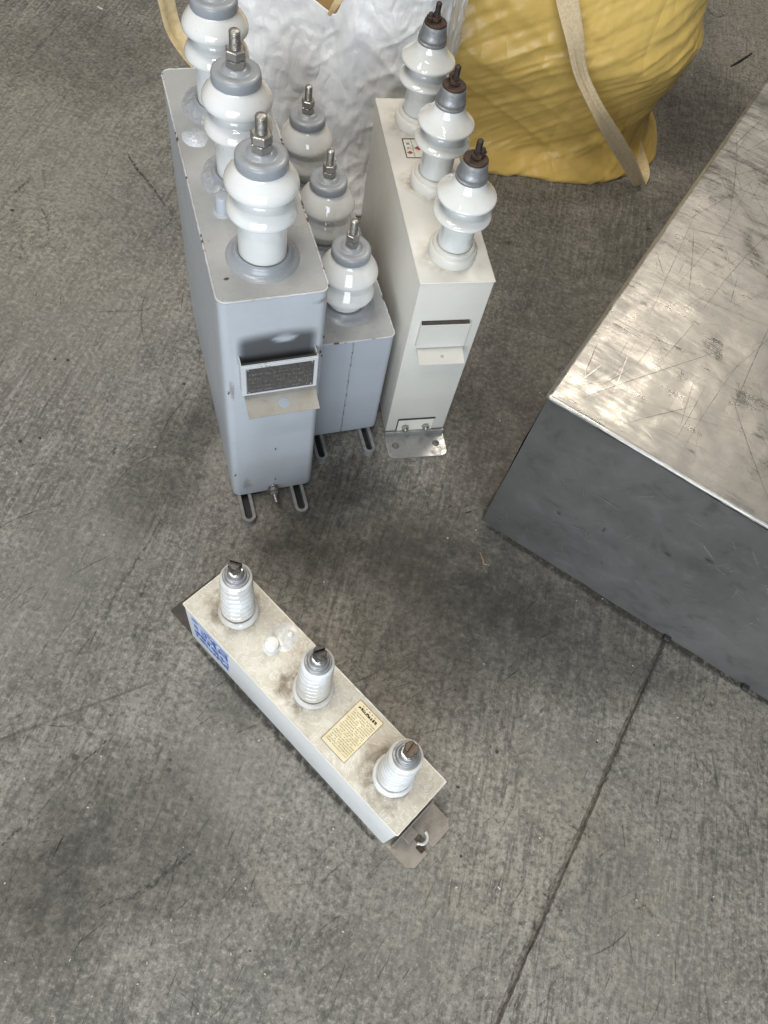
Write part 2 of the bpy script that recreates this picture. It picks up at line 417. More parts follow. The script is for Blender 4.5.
def glyphs(bm, rng, x, y, w, h, t, ax, ay, n, up, dens=5):
    """unreadable printed characters: short strokes in a cell grid, n thick above the surface"""
    ax, ay, up = Vector(ax), Vector(ay), Vector(up)
    def bar(x0, x1, y0, y1):
        v = [bm.verts.new(ax*a+ay*b+up*c) for c in (n, n+.00015) for (a, b) in ((x0, y0), (x1, y0), (x1, y1), (x0, y1))]
        bm.faces.new(v[4:8])
        for i in range(4): bm.faces.new((v[i], v[(i+1) % 4], v[4+(i+1) % 4], v[4+i]))
    for k in range(dens):
        if rng.random() < .55:
            yy = y+h*rng.choice((.05, .3, .55, .82)); a = rng.uniform(0, .3); b = rng.uniform(.65, 1)
            bar(x+w*a, x+w*b, yy, yy+t)
        else:
            xx = x+w*rng.choice((.08, .45, .8)); a = rng.uniform(0, .3); b = rng.uniform(.6, .95)
            bar(xx, xx+t, y+h*a, y+h*b)

# ---------------------------------------------------------------- floor with its saw-cut joint
J0, J1 = gpt(664, 640), gpt(495, 1024)
jt = (J0-J1); jt.z = 0; jt.normalize(); jn = Vector((jt.y, -jt.x, 0))
bm = bmesh.new(); rows = []
ts = [-9] + [-1.2+.012*i for i in range(260)] + [9]
for t in ts:
    near = -1.3 < t < 2.1
    row = []
    for k, (s, z) in enumerate(((-9, 0), (-.5, 0), (-.0050, 0), (-.0034, -.012), (.0034, -.013), (.0050, 0), (.5, 0), (9, 0))):
        if near and k in (2, 5): s += .0032*noise.noise((t*24, k*7.3, 0))+.0022*noise.noise((t*90, k*3.3, 5))
        wob = .003*noise.noise((t*2.2, 0, 3)) if k in (2, 3, 4, 5) else 0
        p = J1+jt*t+jn*(s+wob); row.append(bm.verts.new((p.x, p.y, z)))
    rows.append(row)
for a, b in zip(rows, rows[1:]):
    for k in range(7): bm.faces.new((a[k], b[k], b[k+1], a[k+1]))
bmesh.ops.recalc_face_normals(bm, faces=bm.faces[:])
if sum(f.normal.z for f in bm.faces) < 0: bmesh.ops.reverse_faces(bm, faces=bm.faces[:])
floor = link('floor', bm, MT['floor']); floor['kind'] = 'structure'

def dirt_shade_line(a, b, wd, al, z, seed):  # dark line along a base edge: packed dirt with painted contact shade
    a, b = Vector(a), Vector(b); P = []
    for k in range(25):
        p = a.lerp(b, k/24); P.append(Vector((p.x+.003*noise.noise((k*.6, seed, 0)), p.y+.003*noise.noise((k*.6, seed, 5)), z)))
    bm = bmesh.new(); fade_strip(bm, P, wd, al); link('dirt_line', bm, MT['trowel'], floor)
def px_line(pts, n=5, z=.0006, wob=.002, seed=0):
    P = [gpt(a, b, z) for a, b in pts]; P = catmull(P, n)
    return [Vector((q.x+wob*noise.noise((i*.7, seed, 0)), q.y+wob*noise.noise((i*.7, seed, 9)), z)) for i, q in enumerate(P)]
marks = [([(95, 908), (140, 893), (168, 872), (195, 850)], .013, .6), ([(0, 846), (14, 834), (30, 823)], .008, .75), ([(30, 823), (60, 788), (80, 764)], .006, .35),
         ([(80, 764), (95, 752), (107, 740)], .008, .7), ([(127, 152), (135, 166), (150, 184), (167, 208)], .012, .8), ([(167, 208), (180, 226), (188, 242)], .008, .4), ([(13, 195), (20, 188), (32, 177)], .014, .6),
         ([(92, 312), (125, 311), (157, 309)], .007, .5), ([(171, 503), (140, 556), (116, 592), (102, 628)], .012, .5), ([(30, 862), (58, 848), (76, 832)], .02, .3),
         ([(464, 1001), (485, 999), (506, 997)], .007, .6), ([(490, 700), (508, 738), (520, 772)], .014, .35), ([(540, 890), (556, 905), (562, 912)], .008, .6),
         ([(147, 580), (145, 590), (139, 597)], .013, .7), ([(137, 618), (136, 634), (133, 640)], .014, .6), ([(116, 446), (112, 456)], .014, .7),
         ([(43, 165), (44, 178), (45, 188)], .012, .5), ([(22, 240), (20, 262)], .012, .45), ([(40, 205), (48, 222), (47, 236)], .010, .5), ([(568, 824), (578, 830), (592, 838)], .006, .5),
         ([(700, 760), (712, 775), (722, 790)], .01, .35), ([(640, 900), (664, 930)], .008, .35), ([(250, 905), (262, 899)], .007, .4), ([(700, 2), (716, 16), (728, 14)], .02, .5),
         ([(735, 155), (742, 163)], .015, .7), ([(505, 240), (512, 246)], .03, .5), ([(645, 225), (650, 232)], .03, .8), ([(128, 255), (140, 262)], .008, .4)]
for i, (pts, wd, al) in enumerate(marks):
    bm = bmesh.new(); fade_strip(bm, px_line(pts, 5, .0006+.00005*(i % 5), .003, i), wd, al); link('scuff_mark', bm, MT['scuff'], floor)
# scuffs that follow the joint
for i, (t0, t1, off, wd, al) in enumerate(((.05, .30, -.006, .010, .5), (.45, .80, .006, .010, .5))):
    bm = bmesh.new(); fade_strip(bm, [Vector((*(J1+jt*(t0+(t1-t0)*k/14)+jn*(off+.003*noise.noise((k*.6, i, 0)))).xy, .0012)) for k in range(15)], wd, al); link('scuff_mark', bm, MT['scuff'], floor)
rng = random.Random(99); bm = bmesh.new()
for k in range(1300):
    p = gpt(rng.uniform(-20, 790), rng.uniform(-10, 1040), .0005)
    a = 1.25+1.1*noise.noise((p.x*1.1, p.y*1.1, 2))+rng.gauss(0, .22)
    if rng.random() < .15: a = rng.uniform(0, PI)
    L_ = rng.uniform(.012, .07)*(1+2.2*(rng.random() < .08)); cv = rng.uniform(-4, 4)
    path = [Vector((p.x+math.cos(a+cv*(q/4-.5)*L_)*L_*(q/4-.5), p.y+math.sin(a+cv*(q/4-.5)*L_)*L_*(q/4-.5), .0004+.0000002*k)) for q in range(5)]
    fade_strip(bm, path, rng.uniform(.0016, .0040), rng.uniform(.08, .5))
link('trowel_scratches', bm, MT['trowel'], floor)['kind'] = 'stuff'
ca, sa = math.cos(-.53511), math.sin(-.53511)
dirt_shade_line((-.30014+sa*.006, .4272-ca*.006, 0), (-.30014+ca*.538+sa*.006, .4272+sa*.538-ca*.006, 0), .022, .8, .0016, 1)
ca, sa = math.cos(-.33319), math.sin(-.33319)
dirt_shade_line((.21888+sa*.008, .86477-ca*.008, 0), (.21888+ca*.8+sa*.008, .86477+sa*.8-ca*.008, 0), .030, .85, .0016, 2)
dirt_shade_line((.21888-ca*.006, .86477-sa*.006, 0), (.21888-sa*1.2-ca*.006, .86477+ca*1.2-sa*.006, 0), .030, .85, .0018, 3)
stain_shades = [(120, 840, .26, .16, .50), (40, 900, .16, .14, .35), (60, 700, .12, .16, .10), (40, 960, .17, .10, .15), (300, 960, .14, .10, .08), (240, 700, .10, .07, .25), (500, 560, .30, .28, .42), (590, 640, .34, .14, .55),  # floor stains, and shade painted around the units and the metal block
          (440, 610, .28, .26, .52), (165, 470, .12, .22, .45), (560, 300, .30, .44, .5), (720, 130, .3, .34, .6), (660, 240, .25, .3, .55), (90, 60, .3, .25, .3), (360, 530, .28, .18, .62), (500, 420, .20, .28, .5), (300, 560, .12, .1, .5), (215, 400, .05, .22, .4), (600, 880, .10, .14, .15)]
for i, (px, py, rx, ry, al) in enumerate(stain_shades):
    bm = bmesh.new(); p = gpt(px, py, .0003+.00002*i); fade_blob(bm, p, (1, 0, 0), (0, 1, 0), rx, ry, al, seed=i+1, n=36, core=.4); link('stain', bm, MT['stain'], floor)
for i, (px, py, rx, ry, al) in enumerate([(60, 330, .34, .30, .32), (80, 540, .16, .20, .40), (225, 775, .14, .14, .38), (40, 160, .40, .30, .28), (640, 930, .18, .22, .30), (420, 930, .16, .14, .28), (560, 760, .12, .12, .25), (20, 620, .14, .16, .35)]):  # pale blobs on the floor, mostly at the left
    bm = bmesh.new(); fade_blob(bm, gpt(px, py, .00022+.00001*i), (1, 0, 0), (0, 1, 0), rx, ry, al, seed=i+70, n=36, core=.35); link('worn_patch', bm, MT['worn'], floor)
spots = [(75, 757, .011), (169, 770, .007), (191, 799, .006), (12, 210, .009), (497, 752, .006), (60, 757, .003), (170, 760, .006), (302, 870, .004), (20, 441, .007), (40, 438, .006), (597, 742, .004), (654, 745, .004),
         (461, 856, .005), (458, 787, .006), (712, 900, .003), (500, 1015, .005), (250, 951, .004), (68, 360, .007), (55, 359, .005), (184, 384, .007), (455, 690, .004)]
for i, (px, py, r) in enumerate(spots):
    bm = bmesh.new(); r *= .62; fade_blob(bm, gpt(px, py, .0014), (1, 0, 0), (0, 1, 0), r*1.2, r, .8, seed=i+40, n=16, core=.7); link('tar_spot', bm, MT['greasy'], floor)

# ---------------------------------------------------------------- bushings
def group_prof(pts, n=4):
    P = catmull([(a, b, 0) for a, b in pts], n); return [(max(p.x, .001), p.y) for p in P]
PROF_A = [(.0375, .014)] + group_prof([(.0372, .030), (.0366, .074), (.0368, .0838), (.0400, .0872), (.0470, .0886), (.0512, .0906), (.0525, .0940), (.0517, .0982), (.0488, .1045), (.0438, .1100), (.0388, .1143), (.0350, .1188), (.0340, .1245), (.0360, .1292), (.0435, .1322), (.0500, .1335), (.0522, .1358), (.0528, .1395), (.0516, .1448), (.0478, .1515), (.0420, .1590), (.0365, .1655), (.034, .174)], 5)
PROF_B = [(.0355, .008)] + group_prof([(.0352, .012), (.0350, .026), (.0362, .0315), (.0410, .0348), (.0482, .0365), (.0530, .0390), (.0543, .0432), (.0535, .0485), (.0508, .0560), (.0465, .0635), (.0415, .0700), (.0385, .0750), (.0382, .0795), (.0430, .0835), (.0500, .0855), (.0546, .0883), (.0558, .0930), (.0538, .1000), (.0490, .1090), (.0425, .1185), (.0360, .1265), (.034, .136)], 5)
PROF_C = [(.0318, .024)] + group_prof([(.0314, .036), (.0308, .078), (.0315, .0860), (.0380, .0900), (.0465, .0910), (.0505, .0925), (.0520, .0955), (.0510, .0985), (.0450, .1030), (.0365, .1070), (.0308, .1115), (.0295, .1170), (.0305, .1225), (.0370, .1268), (.0465, .1280), (.0507, .1294), (.0522, .1325), (.0512, .1358), (.0455, .1410), (.0380, .1480), (.0320, .1555), (.0278, .1640), (.0255, .172)], 5)
def prof_d():
    pr = [(.027, .012)]
    for k in range(110):
        z = .020+.0013*k; q = (z-.020)/.0195; f = q-math.floor(q)
        r = .0262+.0042*(math.sin(PI*min(f/.8, 1))**.7 if f < .8 else 0)-.0042*(z-.020)/.143
        pr.append((r, z))
    return pr+[(.0232, .1640), (.0215, .1655)]
PROF_D = prof_d()

def bushing_A(parent, x, y, z, s=1., prof=PROF_A, kind='A'):
    g = Matrix.Translation((x, y, z))
    b = link('bushing', lat(prof, 48), MT['porc'], parent, 40, g)
    if kind == 'A': fl, capz, sr, nr, nz, sz = .0575, .166, .0082, .0152, (.189, .2010, .2135), .240
    else: fl, capz, sr, nr, nz, sz = .0600, .130, .0074, .0130, (.153, .166, .1795), .209
    link('flange', lat([(fl, 0), (fl-.0015, .0022), (fl-.006, .0036), (.0475, .0062), (.0455, .012), (.0440, .016), (.0415, .0172), (.0385, .015), (.037, .012)] if kind == 'A' else
         [(fl, 0), (fl-.002, .002), (fl-.010, .004), (.0465, .006), (.0440, .011), (.0420, .0125), (.037, .0115), (.034, .008)], 48, jit=.0006, seed=x*50), MT['cap'], b, 50)
    link('terminal_cap', lat([(.0350, capz-.001), (.0366, capz+.0004), (.0370, capz+.0020), (.0366, capz+.0130), (.0358, capz+.0152), (.0340, capz+.0168), (.0310, capz+.0176), (.0260, capz+.0178), (.0225, capz+.0174), (.0205, capz+.0182), (.0185, capz+.0210), (.0150, capz+.0228), (.0120, capz+.0232)], 48, jit=.0005, seed=y*40), MT['cap'], b, 40)
    link('terminal_stud', stud(sr, capz+.015, sz), MT['zinc'], b, 50)
    rot = random.uniform(0, 1)
    link('nut', hexnut(nr, nz[0], nz[1]-.0006, rot), MT['zinc'], b); link('nut', hexnut(nr, nz[1], nz[2], rot+.25), MT['zinc'], b)
    return b
def bushing_C(parent, x, y, z, seed):
    b = link('bushing', lat(PROF_C, 48), MT['porcc'], parent, 40, Matrix.Translation((x, y, z)) @ Matrix.Rotation(.012*(seed-1), 4, 'Y'))
    link('flange', lat([(.0445, -.0005), (.0450, .003), (.0448, .018), (.0425, .0205), (.0400, .0215), (.0395, .027), (.0375, .0292), (.0335, .0295), (.032, .027)], 48), MT['beige'], b, 45)
    link('terminal_cap', lat([(.0258, .1655), (.0274, .1668), (.0276, .1700), (.0258, .1715), (.0256, .1735), (.0266, .1748), (.0266, .1780), (.0250, .1805), (.0236, .1860), (.0226, .1920), (.0220, .1975), (.0208, .1990), (.019, .1995)], 40), MT['zinccap'], b, 40)
    link('terminal_plate', lat([(.0195, .1990), (.0208, .2000), (.0208, .2025), (.0196, .2038), (.010, .2040)], 36, jit=.0006, seed=seed*3), MT['rust'], b, 40)
    a = seed*1.3+.5
    for k, (dx, dy, h) in enumerate(((0, 0, .033), (.011*math.cos(a), .011*math.sin(a), .014))):
        bm = stud(.0054, .2035, .2035+h, .002, 14); bmesh.ops.translate(bm, verts=bm.verts, vec=(dx, dy, 0)); link('terminal_bolt', bm, MT['rust'], b, 50)
        link('nut', hexnut(.0098 if k == 0 else .0080, .2045+.004*k, .2115, .3*seed+k, (dx, dy)), MT['rust'], b)
    bm = bmesh.new(); box(bm, -.0062, .0062, -.004, .004, .2120, .2180, .0012); bmesh.ops.rotate(bm, verts=bm.verts, cent=(0, 0, 0), matrix=Matrix.Rotation(a, 3, 'Z')); link('clamp', bm, MT['rust'], b)
    return b
def bushing_D(parent, x, y, z, tx, ty, seed):
    tilt = Matrix.Identity(4); tilt[0][2] = tx/.265; tilt[1][2] = ty/.265-.012
    b = link('bushing', lat(PROF_D, 44, jit=.0004, seed=seed), MT['porcd'], parent, 50, Matrix.Translation((x, y, z)) @ tilt)
    link('flange', lat([(.0355, -.0005), (.0362, .004), (.0362, .012), (.0345, .0165), (.0310, .0180), (.0285, .0165), (.0275, .013)], 44, jit=.0012, seed=seed*2), MT['porcd'], b, 45)
    link('terminal_cap', lat([(.0205, .1640), (.0216, .1650), (.0216, .1680), (.0208, .1692), (.0180, .1698), (.0172, .1706), (.0170, .1745), (.0162, .1756), (.0140, .1762), (.0128, .1775), (.0118, .1835), (.0098, .1868), (.0085, .1872)], 40), MT['zinccap'], b, 30)
    link('washer', lat([(.0112, .1862), (.0120, .1870), (.0120, .1886), (.0112, .1892)], 28), MT['bright'], b, 40)
    link('terminal_stud', stud(.0062, .185, .206, .002), MT['bright'], b, 50)
    # slotted nut: barrel with a saw cut across its head
    head = MT['brown'] if seed > 1.5 else MT['darknut']
    link('slotted_nut', hexnut(.0112, .1965, .2120, seed), head, b)
    a = .6*seed+2.1; sh = bmesh.new()
    for sg in (-1, 1):
        pts = [(sg*(.0012+.0088*math.cos(-PI/2*.86+PI*.86*k/14)), .0098*math.sin(-PI/2*.86+PI*.86*k/14)) for k in range(15)]
        if sg < 0: pts.reverse()
        prism(sh, [(pts, .2115), (pts, .2190), ([(qx*.9+sg*.0002, qy*.92) for qx, qy in pts], .2202)])
    bmesh.ops.rotate(sh, verts=sh.verts, cent=(0, 0, 0), matrix=Matrix.Rotation(a, 3, 'Z'))
    link('slot_head', sh, head, b)
    return b

def slot_foot(parent, x, z, L=.066, w=.030, mat=None, y0=.03, h=.0185):
    """flat bar ring foot, its rounded end sticking out in front of the tank"""
    bm = bmesh.new(); path = [(x-w/2, y0, 0)]; r = w/2
    outer = [(x-w/2, y0)]+[(x-r*math.cos(PI*k/10), -L+r-r*math.sin(PI*k/10)) for k in range(11)]+[(x+w/2, y0)]
    q = r-.0068
    inner = [(x-q, y0)]+[(x-q*math.cos(PI*k/10), -L+r-q*math.sin(PI*k/10)) for k in range(11)]+[(x+q, y0)]
    vs = []
    for (a, b) in zip(outer, inner): vs.append([bm.verts.new((a[0], a[1], 0)), bm.verts.new((b[0], b[1], 0)), bm.verts.new((b[0], b[1], h)), bm.verts.new((a[0], a[1], h))])
    for a, b in zip(vs, vs[1:]):
        for k in range(4): bm.faces.new((a[k], b[k], b[(k+1) % 4], a[(k+1) % 4]))
    bm.faces.new(vs[0]); bm.faces.new(list(reversed(vs[-1])))
    bmesh.ops.recalc_face_normals(bm, faces=bm.faces[:])
    ft = link('foot', bm, mat, parent)
    pb = bmesh.new(); prism(pb, [([(x, y) for x, y in inner][::-1], .0006), ([(x, y) for x, y in inner][::-1], .0022)])
    bmesh.ops.recalc_face_normals(pb, faces=pb.faces[:]); link('pad', pb, MT['rubber'], ft)  # thin black plate added to darken the slot: shade and dirt
    return ft

def weld_bead(parent, w, d, r, z, rad, mat, seed):
    pts = rrect(0, w, 0, d, r, 6); path = []
    for i, a in enumerate(pts):
        b = pts[(i+1) % len(pts)]; n = max(1, int(math.dist(a, b)/.006))
        for k in range(n): path.append((a[0]+(b[0]-a[0])*k/n, a[1]+(b[1]-a[1])*k/n, z))
    path = [(x+.0006*noise.noise((i*.5, seed, 0)), y+.0006*noise.noise((i*.5, seed, 4)), z+.0007*noise.noise((i*.4, seed, 8))) for i, (x, y, z) in enumerate(path)]
    bm = bmesh.new(); tube(bm, path, lambda i: rad*(1+.45*noise.noise((i*.8, seed, 2))), 8, True)
    return link('weld_seam', bm, mat, parent, True)
def sealant_ring(parent, x, y, z, r0, r1, seed, a0=0, a1=2*PI):
    bm = bmesh.new(); n = 60; rings = []
    for i in range(n+1):
        a = a0+(a1-a0)*i/n; row = []
        for k in range(6):
            f = k/5; ro = r0+(r1-r0)*f*(1+.22*noise.noise((math.cos(a)*2.2, math.sin(a)*2.2, seed)))
            hz = (.0105*(1-f)**1.2+.0035*noise.noise((math.cos(a)*7, math.sin(a)*7, seed+k*.8))*(1-f*.7)) if k < 5 else -.0003
            row.append(bm.verts.new((x+ro*math.cos(a), y+ro*math.sin(a), z+max(hz, -.0003))))
        rings.append(row)
    for a, b in zip(rings, rings[1:]):
        for k in range(5): bm.faces.new((a[k], a[k+1], b[k+1], b[k]))
    return link('sealant', bm, MT['sealgrey'], parent, True)

# ---------------------------------------------------------------- large grey capacitor
WA, DA, HA, Z0 = .1725, .54979, .6038, .0115
A = thing('power_capacitor', 'tallest grey metal capacitor with a dark nameplate on its narrow front', 'capacitor', (-.32113, .74045, 0), .52268, 'capacitors on the concrete floor')
link('tank', tank_bm(WA, DA, HA, Z0, .015, .012), MT['grey'], A, 35)
ZT = Z0+HA
bm = bmesh.new(); prism(bm, [(rrect(.0012, WA-.0012, .0012, DA-.0012, .014), ZT-.002), (rrect(.0012, WA-.0012, .0012, DA-.0012, .014), ZT+.0012), (rrect(.0024, WA-.0024, .0024, DA-.0024, .013), ZT+.002)])
link('lid', bm, MT['greylid'], A, 30)
weld_bead(A, WA, DA, .015, ZT+.0004, .0019, MT['weld'], 1.)
for i, yy in enumerate((.084, .262, .442)):
    bushing_A(A, .0855, yy, ZT+.002)
    if i: sealant_ring(A, .0855, yy, ZT+.002, .044, .066, i*3.7)
# round sealant blob on the lid
bm = bmesh.new(); rr = []
for k in range(7):
    f = k/6; ring = []
    for i in range(30):
        a = 2*PI*i/30; r = .001+.0215*f*(1+.16*noise.noise((math.cos(a)*1.5, math.sin(a)*1.5, 3)))
        ring.append(bm.verts.new((.029+r*math.cos(a), .366+r*math.sin(a)*1.1, ZT+.0018+.0055*(1-f*f)+.0022*noise.noise((math.cos(a)*r*260, math.sin(a)*r*260, 1))*(1-f))))
    rr.append(ring)
for a, b in zip(rr, rr[1:]):
    for i in range(30): bm.faces.new((a[i], a[(i+1) % 30], b[(i+1) % 30], b[i]))
bm.faces.new(rr[0]); bmesh.ops.recalc_face_normals(bm, faces=bm.faces[:])
link('sealant_blob', bm, MT['sealant'], A, True)
plug = link('filler_plug', lat([(.0165, 0), (.0160, .0022), (.0118, .0035), (.0112, .006), (.0110, .030), (.0100, .0325), (.006, .033)], 28), MT['greyd'], A, 40, Matrix.Translation((.043, .186, ZT+.001)))
# nameplate holder on the front
def holder(parent, x0, x1, z0, z1, lip, off, mat, plate, lipmat, hole_r=.0095, tall=.0):
    fr = .006
    bm = bmesh.new(); box(bm, x0, x1, -off, -off+.0016, z0, z1, .0005, 1); h = link('nameplate_holder', bm, mat, parent)
    for s in (x0+.0008, x1-.0008):
        link('side_flange', bx(s-.0009, s+.0009, -off+.0018, .0006, z0+.002, z1+tall, .0004, 1), mat, h)
    if plate:
        for (a, b, c, d) in ((x0+.0004, x1-.0004, z1-fr-.002, z1-.0004), (x0+.0004, x1-.0004, z0+.0004, z0+.004), (x0+.0004, x0+fr+.002, z0+.0042, z1-fr-.0022), (x1-fr, x1-.0004, z0+.0042, z1-fr-.0022)):
            link('frame_rail', bx(a, b, -off-.0022, -off-.0001, c, d, .0006, 1), mat, h)
    # lip: a tongue bent outwards at the foot of the plate with a round hole
    cx, hy = (x0+x1)/2+.004, -off-(lip-off)*.48
    n = 24; bm = bmesh.new()
    out = []
    X0, X1, Y0, Y1 = x0+.004, x1-.001, -lip, -.0002
    for i in range(n):
        a = 2*PI*i/n; dx, dy = math.cos(a), math.sin(a)
        k = min(((X1-cx) if dx > 0 else (cx-X0))/max(abs(dx), 1e-6), ((Y1-hy) if dy > 0 else (hy-Y0))/max(abs(dy), 1e-6))
        out.append((cx+dx*k, hy+dy*k))
    for cxy in ((X0, Y0), (X1, Y0), (X0, Y1), (X1, Y1)):
        j = min(range(n), key=lambda i: math.dist(out[i], cxy)); out[j] = cxy
    inn = [(cx+hole_r*math.cos(2*PI*i/n), hy+hole_r*math.sin(2*PI*i/n)) for i in range(n)]
    rows = []
    for (a, b) in zip(out, inn): rows.append([bm.verts.new((*a, 0)), bm.verts.new((*b, 0)), bm.verts.new((*b, .0016)), bm.verts.new((*a, .0016))])
    for i in range(n):
        a, b = rows[i], rows[(i+1) % n]
        for k in range(4): bm.faces.new((a[k], a[(k+1) % 4], b[(k+1) % 4], b[k]))
    bmesh.ops.recalc_face_normals(bm, faces=bm.faces[:])
    mw = Matrix.Translation((0, -off+.0006 if False else -.0004, z0-.004)) @ Matrix.Rotation(.30, 4, 'X')
    link('tongue', bm, lipmat, h, False, mw)
    if plate:
        pl = link('nameplate', bx(x0+fr+.003, x1-fr-.001, -off-.0012, -off-.0002, z0+.0046, z1-fr-.0026), plate, h)
        rng = random.Random(4); bm = bmesh.new(); rws = 5
        for r in range(rws):
            zz = z0+.009+(z1-z0-.026)*r/rws
            xx = x0+.012
            while xx < x1-.014:
                if rng.random() < .8: glyphs(bm, rng, xx, zz, .0036, .0055, .0007, (1, 0, 0), (0, 0, 1), off+.0013, (0, -1, 0), 4)
                xx += .0046+(.010 if rng.random() < .16 else 0)
        link('engraving', bm, MT['platetext'], h)
        for (a, c) in ((x0+fr+.006, z1-fr-.0055), (x0+fr+.006, z0+.0075), (x1-fr-.004, z1-fr-.0055), (x1-fr-.004, z0+.0075)):
            bm = lat([(.0022, 0), (.0020, .0007), (.0010, .0012)], 12); link('rivet', bm, MT['bright'], h, 40, Matrix.Translation((a, -off-.0012, c)) @ Matrix.Rotation(PI/2, 4, 'X'))
    return h
MT['tongueA'] = paint('grimy_tongue', (.34, .335, .31), (.20, .16, .115), (.08, .05, .03), .4, .9, .64)
MT['white_edge'] = paint('chipped_light_paint', (.52, .54, .56), (.38, .36, .33), (.12, .1, .08), .4, .5, .66)
holder(A, .026, .1560, .411, .490, .060, .022, MT['white_edge'], MT['plate'], MT['tongueA'])
# dark patch with a clear spot above the holder
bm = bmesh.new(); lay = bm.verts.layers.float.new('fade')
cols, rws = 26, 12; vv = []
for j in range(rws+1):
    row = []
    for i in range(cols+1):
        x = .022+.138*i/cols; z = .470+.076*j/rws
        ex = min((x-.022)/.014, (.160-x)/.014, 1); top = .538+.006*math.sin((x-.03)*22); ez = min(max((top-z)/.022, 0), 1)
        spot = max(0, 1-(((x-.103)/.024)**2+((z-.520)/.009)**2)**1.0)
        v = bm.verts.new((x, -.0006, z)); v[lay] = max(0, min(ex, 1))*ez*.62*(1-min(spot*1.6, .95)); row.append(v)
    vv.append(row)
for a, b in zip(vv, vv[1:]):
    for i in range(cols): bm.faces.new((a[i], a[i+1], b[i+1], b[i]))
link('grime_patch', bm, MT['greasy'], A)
# earthing stud
e = Matrix.Translation((.0845, 0, .0335)) @ Matrix.Rotation(PI/2, 4, 'X')
es = link('earth_stud', stud(.0042, -.002, .040, .0018, 14), MT['zinc'], A, 50, e)
link('boss', lat([(.0105, -.001), (.0110, .001), (.0100, .004)], 24), MT['zinc'], es, 40)
link('nut', hexnut(.0085, .0045, .011, .2), MT['zinc'], es); link('washer', lat([(.0092, .0112), (.0095, .012), (.0092, .0136)], 24), MT['zinc'], es, 40); link('nut', hexnut(.0085, .014, .0205, .7), MT['zinc'], es)
for x in (.022, .137): slot_foot(A, x, 0, .066, .029, MT['footgrey'])
for x in (.022, .137):
    f = slot_foot(A, -x, 0, .068, .030, MT['greyd']); f.matrix_basis = Matrix.Translation((0, DA, 0)) @ Matrix.Rotation(PI, 4, 'Z')
# faded red lettering low on the long side, chips and scratches
rng = random.Random(11); bm = bmesh.new()
for k in range(6):
    yy = .06+k*.062
    for s in range(5):
        a = (-.0006, yy+rng.uniform(0, .045), .30+rng.uniform(0, .12)); b = (-.0006, a[1]+rng.uniform(-.004, .03), a[2]+rng.uniform(-.07, .07))
        fade_strip(bm, [Vector(a).lerp(Vector(b), q/4) for q in range(5)], .009, .8, Vector((-1, 0, 0)))
link('red_lettering', bm, MT['redpaint'], A)['kind'] = 'stuff'
bm = bmesh.new(); fade_strip(bm, [Vector((-.0006, .09+.06*q/4, .545-.012*q/4)) for q in range(5)], .003, .9, Vector((-1, 0, 0))); link('scratch', bm, MT['scratchl'], A)
bm = bmesh.new(); rng = random.Random(5)
for k in range(9):
    x = rng.choice((.004, .006, .165, .168, .09, .05)); z = rng.uniform(.05, .58); fade_blob(bm, (x, -.0005-.0001*k, z), (1, 0, 0), (0, 0, 1), .0022, .004, .9, k, 10, .6)
fade_blob(bm, (.022, .045, ZT+.0026), (1, 0, 0), (0, 1, 0), .005, .003, 1, 3, 12, .7)
link('paint_chips', bm, MT['greasy'], A)['kind'] = 'stuff'

for k, (x, z, rx, rz, al) in enumerate(((.0845, .020, .020, .014, .6), (.09, .395, .05, .010, .5), (.012, .40, .006, .03, .5), (.160, .595, .02, .006, .5), (.03, .06, .012, .03, .3))):
    bm = bmesh.new(); fade_blob(bm, (x, -.0007-.0001*k, z), (1, 0, 0), (0, 0, 1), rx, rz, al, k+60, 24, .4); link('rust_stain', bm, MT['brownstain'], A)
# ---------------------------------------------------------------- smaller grey capacitor between the tall ones
WB, DB, HB = .160, .575, .3265
Bc = thing('power_capacitor', 'low grey capacitor half hidden between the tall grey and the beige capacitor', 'capacitor', (-.21225, .94038, 0), .50821, 'capacitors on the concrete floor')
link('tank', tank_bm(WB, DB, HB, Z0, .012, .012), MT['greyd'], Bc, 35)
ZB = Z0+HB
bm = bmesh.new(); prism(bm, [(rrect(.001, WB-.001, .001, DB-.001, .011), ZB-.002), (rrect(.001, WB-.001, .001, DB-.001, .011), ZB+.001), (rrect(.002, WB-.002, .002, DB-.002, .010), ZB+.0016)])
link('lid', bm, MT['greylid'], Bc, 30)
weld_bead(Bc, WB, DB, .012, ZB+.0002, .0017, MT['weld'], 5.)
bm = bmesh.new(); tube(bm, [(.0745+.0004*noise.noise((k*.2, 2, 1)), -.0006, Z0+.012+(HB-.016)*k/40) for k in range(41)], .0016, 8)
link('seam', bm, MT['seam'], Bc, True)
for yy in (.096, .279, .467): bushing_A(Bc, .080, yy, ZB+.0016, prof=PROF_B, kind='B')
bm = stud(.004, 0, .022, .0018, 14); link('vent_screw', bm, MT['zinc'], Bc, 50, Matrix.Translation((.148, .165, ZB)))
for x in (.018, .130): slot_foot(Bc, x, 0, .066, .028, MT['footgrey'])
for x in (.018, .130):
    f = slot_foot(Bc, -x, 0, .068, .028, MT['greyd']); f.matrix_basis = Matrix.Translation((0, DB, 0)) @ Matrix.Rotation(PI, 4, 'Z')

